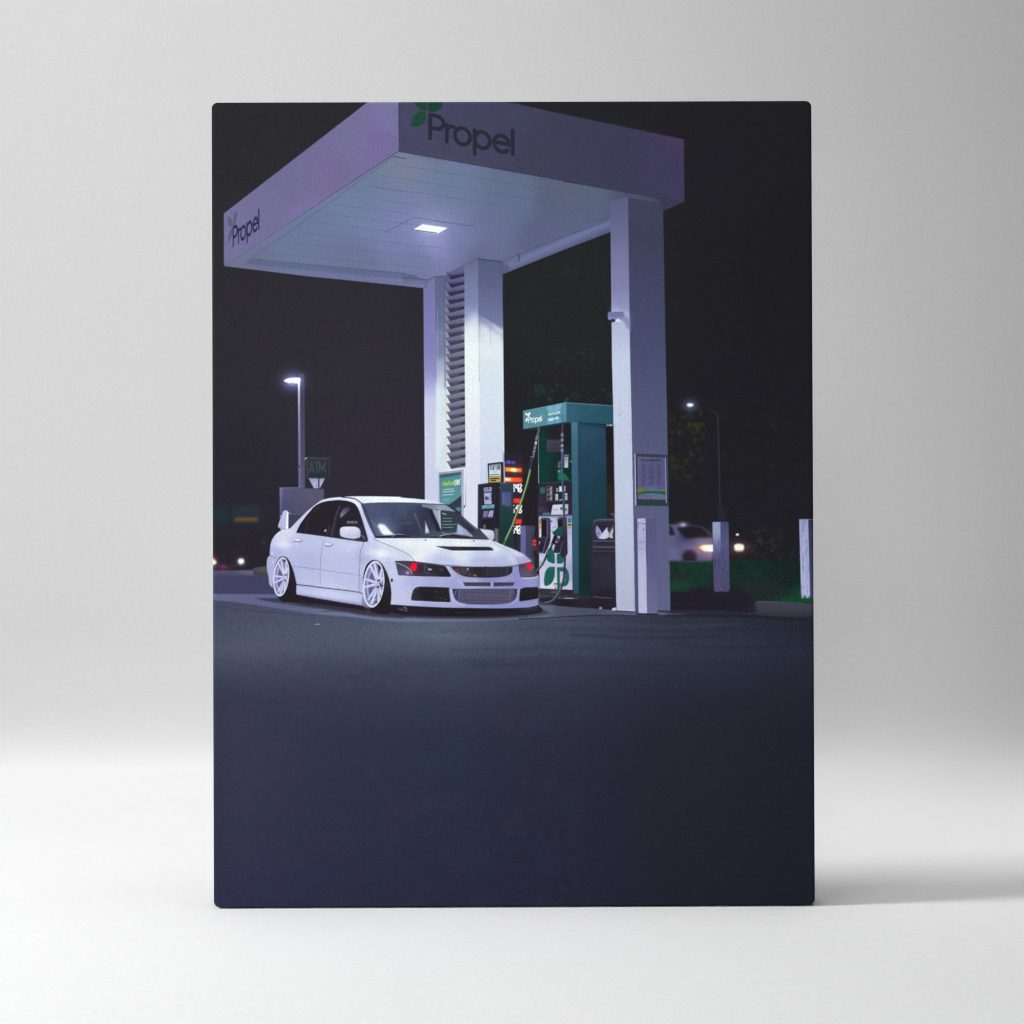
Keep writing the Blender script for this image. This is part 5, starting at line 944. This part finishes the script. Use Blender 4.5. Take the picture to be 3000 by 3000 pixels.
    # front tyre and wheel
    fill('R ( 205 960 212 800 240 640 290 500 380 395 470 356 560 362 650 410 740 520 830 700 900 930 932 1150 934 1300 925 1420 915 1520 912 1650 ) ( 905 1740 ) ( 800 1755 600 1745 450 1700 380 1640 420 1560 ) 300 1450',
         rbf('R 850 900 42 38 52 850 1300 34 30 34 700 1650 32 28 32 500 370 34 32 46 300 480 34 32 48 700 450 42 38 50'), ty + '#2', 1, .5)
    wheel('R', (480, 978), (262, 592), -.076, (612, 965), ((618, 885), (600, 1052), (700, 1018)), ((245, 832), (238, 1048), (400, 500), (500, 425), (690, 595), (728, 800), (335, 1380), (410, 1500), (600, 1440), (668, 1250)),
          ('425 655 515 832 360 815', '345 875 ( 430 880 500 940 505 965 ) ( 470 1010 400 1030 340 1035 )', '345 1075 490 1080 ( 420 1200 360 1260 )', '490 1440 ( 530 1380 580 1340 ) 590 1420 570 1475 520 1470', '400 1330 540 1170 440 1380 410 1390'),
          ('480 540 ( 500 580 540 680 ) 510 640 480 580', '575 500 ( 610 480 650 520 675 590 ) 630 665 590 560', '400 1330 450 1290 420 1385 398 1390', '640 1260 668 1240 650 1330 640 1330'))
    fill(ell('R', 652, 985, 18, 55), (40,44,60), None, 1, .6); fill(ell('R', 625, 1112, 10, 14), (50,50,70)); fill(ell('R', 618, 965, 8, 10), (60,60,84))

def finish_picture():
    global IMG
    IMG = blur(IMG, .4)
    r = np.random.default_rng(99)
    k = np.clip((IMG.mean(2, keepdims=True) - 70)/60, 0, 1)
    IMG *= 1 + k*(np.array((.985, 1.01, .972), np.float32) - 1)
    lum = IMG.mean(2, keepdims=True)/255
    n = blur(r.standard_normal((RH, RW, 1)).astype(np.float32), .45); c = blur(r.standard_normal((RH, RW, 3)).astype(np.float32), .9)
    IMG += n/n.std()*(3.0 + 4.0*lum) + c/c.std()*(1.0 + 1.0*lum)*np.array((1, .7, 1.2), np.float32)
    IMG = np.clip(IMG, 4, 253)
# ---------------------------------------------------------------- the place
C = bpy.context.scene.collection
W_CAN, H_CAN, T_CAN = .455, .6096, .036            # canvas, metres
R_EDGE, R_CORNER = .0022, .0046
CAM_LOC = np.array((-.00877, -1.83016, .28619)); YAW, PITCH, ROLL = -.00433, .00665, .0036
LENS = 85.0
INK = dict(gain=1.0)

def rot(ax, a):
    c, s = math.cos(a), math.sin(a)
    return np.array({'z': [[c,-s,0],[s,c,0],[0,0,1]], 'x': [[1,0,0],[0,c,-s],[0,s,c]], 'y': [[c,0,s],[0,1,0],[-s,0,c]]}[ax])
CAM_R = rot('z', YAW)@rot('x', PITCH)@rot('y', ROLL)

def link(o, parent=None):
    C.objects.link(o)
    if parent: o.parent = parent
    return o

def mesh_from(name, V, F, mat, parent=None, smooth=False, colors=None):
    """V n x 3, F m x 4 (or 3) index array"""
    me = bpy.data.meshes.new(name)
    V = np.asarray(V, np.float32); F = np.asarray(F, np.int32)
    k = F.shape[1]
    me.vertices.add(len(V)); me.vertices.foreach_set('co', V.ravel())
    me.loops.add(F.size); me.loops.foreach_set('vertex_index', F.ravel())
    me.polygons.add(len(F)); me.polygons.foreach_set('loop_start', np.arange(0, F.size, k, dtype=np.int32))
    me.polygons.foreach_set('loop_total', np.full(len(F), k, np.int32))
    if smooth: me.polygons.foreach_set('use_smooth', np.ones(len(F), bool))
    if colors is not None:
        at = me.color_attributes.new('ink', 'FLOAT_COLOR', 'POINT')
        at.data.foreach_set('color', np.concatenate([colors, np.ones((len(colors), 1))], 1).astype(np.float32).ravel())
    me.update(calc_edges=True); me.validate()
    me.materials.append(mat)
    return link(bpy.data.objects.new(name, me), parent)

def nodes(name):
    m = bpy.data.materials.new(name); m.use_nodes = True
    nt = m.node_tree; bs = nt.nodes['Principled BSDF']
    return m, nt, bs

def paint_mat(name, base, rough, grain, scale, spec=.1, lower=None):
    m, nt, bs = nodes(name); N = nt.nodes; L = nt.links
    tc = N.new('ShaderNodeTexCoord'); n1 = N.new('ShaderNodeTexNoise'); n1.inputs['Scale'].default_value = scale; n1.inputs['Detail'].default_value = 2
    n2 = N.new('ShaderNodeTexNoise'); n2.inputs['Scale'].default_value = 2.3; n2.inputs['Detail'].default_value = 3
    L.new(tc.outputs['Object'], n1.inputs['Vector']); L.new(tc.outputs['Object'], n2.inputs['Vector'])
    m1 = N.new('ShaderNodeMapRange'); m1.inputs['From Min'].default_value = .25; m1.inputs['From Max'].default_value = .75
    m1.inputs['To Min'].default_value = 1 - grain; m1.inputs['To Max'].default_value = 1 + grain; L.new(n1.outputs['Fac'], m1.inputs['Value'])
    m2 = N.new('ShaderNodeMapRange'); m2.inputs['From Min'].default_value = .3; m2.inputs['From Max'].default_value = .7
    m2.inputs['To Min'].default_value = .985; m2.inputs['To Max'].default_value = 1.015; L.new(n2.outputs['Fac'], m2.inputs['Value'])
    mu = N.new('ShaderNodeMath'); mu.operation = 'MULTIPLY'; L.new(m1.outputs[0], mu.inputs[0]); L.new(m2.outputs[0], mu.inputs[1])
    mx = N.new('ShaderNodeVectorMath'); mx.operation = 'SCALE'; mx.inputs[0].default_value = base; L.new(mu.outputs[0], mx.inputs['Scale'])
    if lower:   # one sweep: light falloff from bright floor to dimmer wall put into base colour
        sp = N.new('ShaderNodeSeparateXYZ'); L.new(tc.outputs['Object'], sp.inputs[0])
        mr = N.new('ShaderNodeMapRange'); mr.interpolation_type = 'SMOOTHSTEP'; mr.inputs['From Min'].default_value = FALLOFF_EDGE[0]; mr.inputs['From Max'].default_value = FALLOFF_EDGE[1]
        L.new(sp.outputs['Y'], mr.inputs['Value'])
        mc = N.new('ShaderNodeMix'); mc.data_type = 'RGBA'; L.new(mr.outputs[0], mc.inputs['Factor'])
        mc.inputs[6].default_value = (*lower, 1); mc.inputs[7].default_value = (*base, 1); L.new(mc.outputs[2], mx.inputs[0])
    L.new(mx.outputs[0], bs.inputs['Base Color'])
    bs.inputs['Roughness'].default_value = rough; bs.inputs['Specular IOR Level'].default_value = spec
    return m

def canvas_mat():
    """printed cotton: the ink comes from the mesh, thread pattern and tooth from procedural textures"""
    m, nt, bs = nodes('printed_cotton'); N = nt.nodes; L = nt.links
    at = N.new('ShaderNodeAttribute'); at.attribute_name = 'ink'
    tc = N.new('ShaderNodeTexCoord')
    no = N.new('ShaderNodeTexNoise'); no.inputs['Scale'].default_value = 900; no.inputs['Detail'].default_value = 1
    L.new(tc.outputs['Object'], no.inputs['Vector'])
    wv = []
    for d, sc in (('X', 330), ('Z', 330)):
        w = N.new('ShaderNodeTexWave'); w.bands_direction = d; w.inputs['Scale'].default_value = sc; w.inputs['Distortion'].default_value = 1.2
        w.inputs['Detail'].default_value = 1; w.inputs['Detail Scale'].default_value = .02
        L.new(tc.outputs['Object'], w.inputs['Vector']); wv.append(w)
    ad = N.new('ShaderNodeMath'); ad.operation = 'ADD'; L.new(wv[0].outputs['Fac'], ad.inputs[0]); L.new(wv[1].outputs['Fac'], ad.inputs[1])
    a2 = N.new('ShaderNodeMath'); a2.operation = 'ADD'; L.new(ad.outputs[0], a2.inputs[0]); L.new(no.outputs['Fac'], a2.inputs[1])
    mr = N.new('ShaderNodeMapRange'); mr.inputs['From Min'].default_value = .4; mr.inputs['From Max'].default_value = 2.6
    mr.inputs['To Min'].default_value = .94; mr.inputs['To Max'].default_value = 1.06; L.new(a2.outputs[0], mr.inputs['Value'])
    vm = N.new('ShaderNodeVectorMath'); vm.operation = 'SCALE'; L.new(at.outputs['Color'], vm.inputs[0]); L.new(mr.outputs[0], vm.inputs['Scale'])
    L.new(vm.outputs[0], bs.inputs['Base Color'])
    bp = N.new('ShaderNodeBump'); bp.inputs['Strength'].default_value = .12; bp.inputs['Distance'].default_value = .0001
    L.new(a2.outputs[0], bp.inputs['Height']); L.new(bp.outputs[0], bs.inputs['Normal'])
    bs.inputs['Roughness'].default_value = .8; bs.inputs['Specular IOR Level'].default_value = .04
    return m

FALLOFF_EDGE = (1.09, 1.275)  # depth range over which the painted light falloff blends
LIT_FLOOR_TONE, DIM_WALL_TONE = (.945, .945, .945), (.56, .56, .562)  # base tones of one sweep, brighter floor and dimmer wall light painted in
# ---- studio sweep: floor, then a cove that turns up into the wall
def studio():
    fm = paint_mat('white_sweep_falloff', DIM_WALL_TONE, .75, .05, 480, lower=LIT_FLOOR_TONE); wm = fm
    Z0 = -.0009; Y1, Rc = 1.12, .16
    xs = np.linspace(-4, 4, 3); ys = np.array([-4, -2, -1, 0, .6, Y1])
    V = [(x, y, Z0) for y in ys for x in xs]; n = len(xs)
    F = [(j*n + i, j*n + i + 1, (j + 1)*n + i + 1, (j + 1)*n + i) for j in range(len(ys) - 1) for i in range(n - 1)]
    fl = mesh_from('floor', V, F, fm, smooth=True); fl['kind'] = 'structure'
    prof = [(Y1 + Rc*math.sin(t), Z0 + Rc*(1 - math.cos(t))) for t in np.linspace(0, math.pi/2, 25)] + [(Y1 + Rc, z) for z in (.2, .5, 1, 2, 3.2)]
    V = [(x, y, z) for y, z in prof for x in xs]
    F = [(j*n + i, j*n + i + 1, (j + 1)*n + i + 1, (j + 1)*n + i) for j in range(len(prof) - 1) for i in range(n - 1)]
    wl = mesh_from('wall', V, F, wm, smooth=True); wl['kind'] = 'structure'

def to_linear(c):
    c = c/255.0
    return np.where(c <= .04045, c/12.92, ((c + .055)/1.055)**2.4)

def sample_print(px, py):
    """bilinear look-up of the painted raster at picture coordinates"""
    x = np.clip(px - X0 - .5, 0, RW - 1.001); y = np.clip(py - Y0 - .5, 0, RH - 1.001)
    i = y.astype(int); j = x.astype(int); fy = (y - i)[:, None]; fx = (x - j)[:, None]
    return (IMG[i, j]*(1-fy)*(1-fx) + IMG[i, j+1]*(1-fy)*fx + IMG[i+1, j]*fy*(1-fx) + IMG[i+1, j+1]*fy*fx)

def project(P):
    Q = (P - CAM_LOC)@CAM_R
    f = LENS/36*3000
    return 1500 + f*Q[:,0]/Q[:,1], 1500 - f*Q[:,2]/Q[:,1]

def canvas():
    NU, NV = 1080, 1446
    root = bpy.data.objects.new('canvas_print', None); link(root); root.empty_display_size = .05
    root['label'] = 'tall canvas print of a white car at a night fuel station, standing on white floor'
    root['category'] = 'canvas print'
    m = canvas_mat()
    u = np.linspace(0, 1, NU + 1)*W_CAN - W_CAN/2; v = np.linspace(0, 1, NV + 1)*H_CAN
    U, V = np.meshgrid(u, v)
    # the ink is laid out on the flat cloth, before it is folded over the bars
    flat = np.stack([U.ravel(), np.zeros(U.size), V.ravel()], 1)
    px, py = project(flat)
    ink = to_linear(sample_print(px, py))*INK['gain']
    # fold: rounded corners and rounded rim
    hx, hz = W_CAN/2 - R_CORNER, H_CAN/2 - R_CORNER
    x = U.ravel(); z = V.ravel() - H_CAN/2
    qx = np.maximum(np.abs(x) - hx, 0); qz = np.maximum(np.abs(z) - hz, 0); q = np.hypot(qx, qz)
    inside = np.minimum(np.maximum(np.abs(x) - hx, np.abs(z) - hz), 0)
    d = q + inside - R_CORNER                                   # signed distance to the rounded outline
    k = np.where((q > R_CORNER), R_CORNER/np.maximum(q, 1e-9), 1.0)
    x = np.where(q > R_CORNER, np.sign(x)*(np.minimum(np.abs(x), hx) + qx*k), x)
    z = np.where(q > R_CORNER, np.sign(z)*(np.minimum(np.abs(z), hz) + qz*k), z)
    t = np.clip((d + R_EDGE)/R_EDGE, 0, 1)
    y = np.where(d <= 0, R_EDGE*(1 - np.sqrt(np.clip(1 - t*t, 0, 1))), R_EDGE + d)
    P = np.stack([x, y, z + H_CAN/2], 1)
    # which printed thing each cell of cloth carries
    uc = (u[:-1] + u[1:])/2; vc = (v[:-1] + v[1:])/2
    UC, VC = np.meshgrid(uc, vc)
    cx, cy = project(np.stack([UC.ravel(), np.zeros(UC.size), VC.ravel()], 1))
    ci = np.clip((cy - Y0).astype(int), 0, RH - 1); cj = np.clip((cx - X0).astype(int), 0, RW - 1)
    lab = LAB[ci, cj]
    iy, ix = np.divmod(np.arange(NU*NV), NU)
    a = iy*(NU + 1) + ix
    cells = np.stack([a, a + 1, a + NU + 2, a + NU + 1], 1)
    parents = {}
    labels = dict(PART_LABELS)
    def base(nm): return nm.split('#')[0]
    order = sorted(range(len(PARTS)), key=lambda i: ('/' in PARTS[i], i))
    for i in order:
        sel = cells[lab == i]
        if len(sel) == 0: continue
        nm = PARTS[i]; top, _, sub = nm.partition('/')
        par = root
        if sub:
            if top not in parents:
                e = bpy.data.objects.new(base(top), None); link(e, root); e.empty_display_size = .02
                if top in labels: e['label'] = labels[top]
                parents[top] = e
            par = parents[top]
        ids, inv = np.unique(sel.ravel(), return_inverse=True)
        o = mesh_from(base(sub or top), P[ids], inv.reshape(-1, 4), m, par, True, ink[ids])
        if not sub: parents[top] = o
        if nm in labels: o['label'] = labels[nm]
    # the sides: the rim ring pulled back round the bars
    ring = np.concatenate([np.arange(NU + 1), (np.arange(1, NV + 1))*(NU + 1) + NU, NV*(NU + 1) + np.arange(NU - 1, -1, -1), np.arange(NV - 1, 0, -1)*(NU + 1)])
    r0 = P[ring]; r1 = r0.copy(); r1[:, 1] = T_CAN - .001; r2 = r1.copy(); r2[:, 1] = T_CAN
    cen = np.array([0, 0, H_CAN/2]); r3 = r2.copy(); r3[:, [0, 2]] = cen[[0, 2]] + (r2[:, [0, 2]] - cen[[0, 2]])*np.array([1 - .05/W_CAN, 1 - .05/H_CAN])
    n = len(ring); Vs = np.concatenate([r0, r1, r2, r3]); j = np.arange(n); jn = (j + 1) % n
    F = np.concatenate([np.stack([j + k*n, j + (k + 1)*n, jn + (k + 1)*n, jn + k*n], 1) for k in range(3)])
    ci = ink[ring]
    mesh_from('wrapped_edge', Vs, F, m, root, False, np.concatenate([ci, ci*.95, ci*.95, ci*.95]))
    # stretcher bars behind the cloth
    wood = paint_mat('pine_wood', (.55, .40, .24), .6, .12, 90)
    for (x0, x1, z0, z1) in ((-.222, -.184, .005, .604), (.184, .222, .005, .604), (-.183, .183, .005, .043), (-.183, .183, .566, .604)):
        V8 = [(a_, b_, c_) for a_ in (x0, x1) for b_ in (.012, .034) for c_ in (z0, z1)]
        F6 = [(0,1,3,2), (4,6,7,5), (0,4,5,1), (2,3,7,6), (0,2,6,4), (1,5,7,3)]
        mesh_from('stretcher_bar', V8, F6, wood, root)

# lights: soft boxes left, overhead and front, plus unseen fill lamps added to adjust brightness
def area(name, energy, loc, target, sx, sy, spread=180):
    from mathutils import Vector
    d = bpy.data.lights.new(name, 'AREA'); d.shape = 'RECTANGLE'; d.size = sx; d.size_y = sy; d.energy = energy; d.spread = math.radians(spread)
    o = link(bpy.data.objects.new(name, d)); o.location = loc
    o.rotation_euler = (Vector(target) - Vector(loc)).to_track_quat('-Z', 'Y').to_euler()
    return o

def lights():
    area('side_softbox', 55.5, (-2.2, -.5, 1.7), (0, 0, 0), .6, .6)
    area('overhead_softbox', 4.4, (0, -.2, 2.4), (0, -.2, 0), 1.2, .9, 100)
    area('front_floor_fill', .4, (.1, -.5, 2.0), (.1, -.3, 0), 1.2, .5, 90)  # unseen lamp added to lift the front floor
    area('right_floor_fill', .3, (.6, .5, 1.35), (.6, .5, 0), .5, .5, 50)  # unseen lamp added to lift the floor behind the canvas, right side
    area('front_softbox', 38.6, (-1.8, -3.2, 1.2), (0, 0, .3), 1.6, 1.6)
    area('canvas_fill', .48, (-.4, -3.4, 1.0), (.02, 0, .32), .5, .5, 18)  # unseen narrow lamp added to brighten the canvas front
    area('wall_fill', 3.1, (-.3, -.6, 2.9), (-.2, 1.18, .9), 1.0, .6, 50)  # unseen lamp added to brighten the wall
    w = bpy.data.worlds.new('World'); bpy.context.scene.world = w; w.use_nodes = True
    w.node_tree.nodes['Background'].inputs[0].default_value = (1, 1, 1, 1); w.node_tree.nodes['Background'].inputs[1].default_value = .01

def camera():
    cd = bpy.data.cameras.new('camera'); cd.lens = LENS; cd.sensor_width = 36; cd.sensor_fit = 'HORIZONTAL'; cd.clip_end = 100
    co = link(bpy.data.objects.new('camera', cd))
    r, f, u = CAM_R[:,0], CAM_R[:,1], CAM_R[:,2]
    co.matrix_world = Matrix(((r[0], u[0], -f[0], CAM_LOC[0]), (r[1], u[1], -f[1], CAM_LOC[1]), (r[2], u[2], -f[2], CAM_LOC[2]), (0, 0, 0, 1)))
    bpy.context.scene.camera = co

PART_LABELS = {
    'printed_car': 'white lowered four-door car with red lit eyes in its headlights',
    'printed_canopy': 'lilac-white station canopy seen from below with one lit square lamp',
    'printed_column': 'left column, narrow and lilac, carrying the louvre wall',
    'printed_column#2': 'middle column, brightly lit below its top',
    'printed_column#3': 'tall right column with the camera and the framed notice on it',
    'printed_louvre_wall': 'white wall with a tall stack of grey louvres',
    'printed_fuel_pump': 'green fuel pump with blue-green header and white lower door',
    'printed_card_terminal': 'dark card terminal with a START HERE notice on top',
    'printed_poster': 'teal framed poster beside the card terminal',
    'printed_price_sign': 'dark price sign with orange and red bars',
    'printed_waste_bin': 'dark waste bin full of white papers beside the right column',
    'printed_security_camera': 'small lilac dome camera on the right column',
    'printed_notice_board': 'framed notice on the right column',
    'printed_street_lamp': 'square lit lamp post on the left',
    'printed_street_lamp#2': 'thin distant lamp post on the right',
    'printed_bank_sign': 'dim ATM sign over a pale pointed board',
    'printed_utility_cabinet': 'grey cabinet behind the car boot',
    'printed_distant_billboard': 'dim teal boards with an orange strip far left',
    'printed_distant_car': 'dark car far left, only its two headlights clear',
    'printed_distant_car#2': 'blurred pale car passing behind the right column',
    'printed_bollard': 'weathered bollard on the grass right of the column',
    'printed_bollard#2': 'bollard cut by the right edge of the print',
    'printed_bollard#3': 'dim lilac bollard behind the bonnet',
    'printed_bollard#4': 'chipped white bollard in front of the right column',
    'printed_grass': 'dark green night lawn', 'printed_asphalt': 'dark blue asphalt filling the lower half',
    'printed_sky': 'nearly black night sky', 'printed_foliage': 'dim green foliage above the fuel pump',
}

paint_setting(); paint_background(); paint_canopy(); paint_columns(); paint_station(); paint_car(); finish_picture()
studio(); canvas(); lights(); camera()
sc = bpy.context.scene
sc.render.engine = 'CYCLES'; sc.view_settings.view_transform = 'Standard'; sc.view_settings.look = 'None'
sc.view_settings.exposure = 0; sc.view_settings.gamma = 1; sc.render.resolution_x = sc.render.resolution_y = 1024
sc.cycles.filter_width = 1.15; sc.cycles.max_bounces = 6; sc.cycles.diffuse_bounces = 4
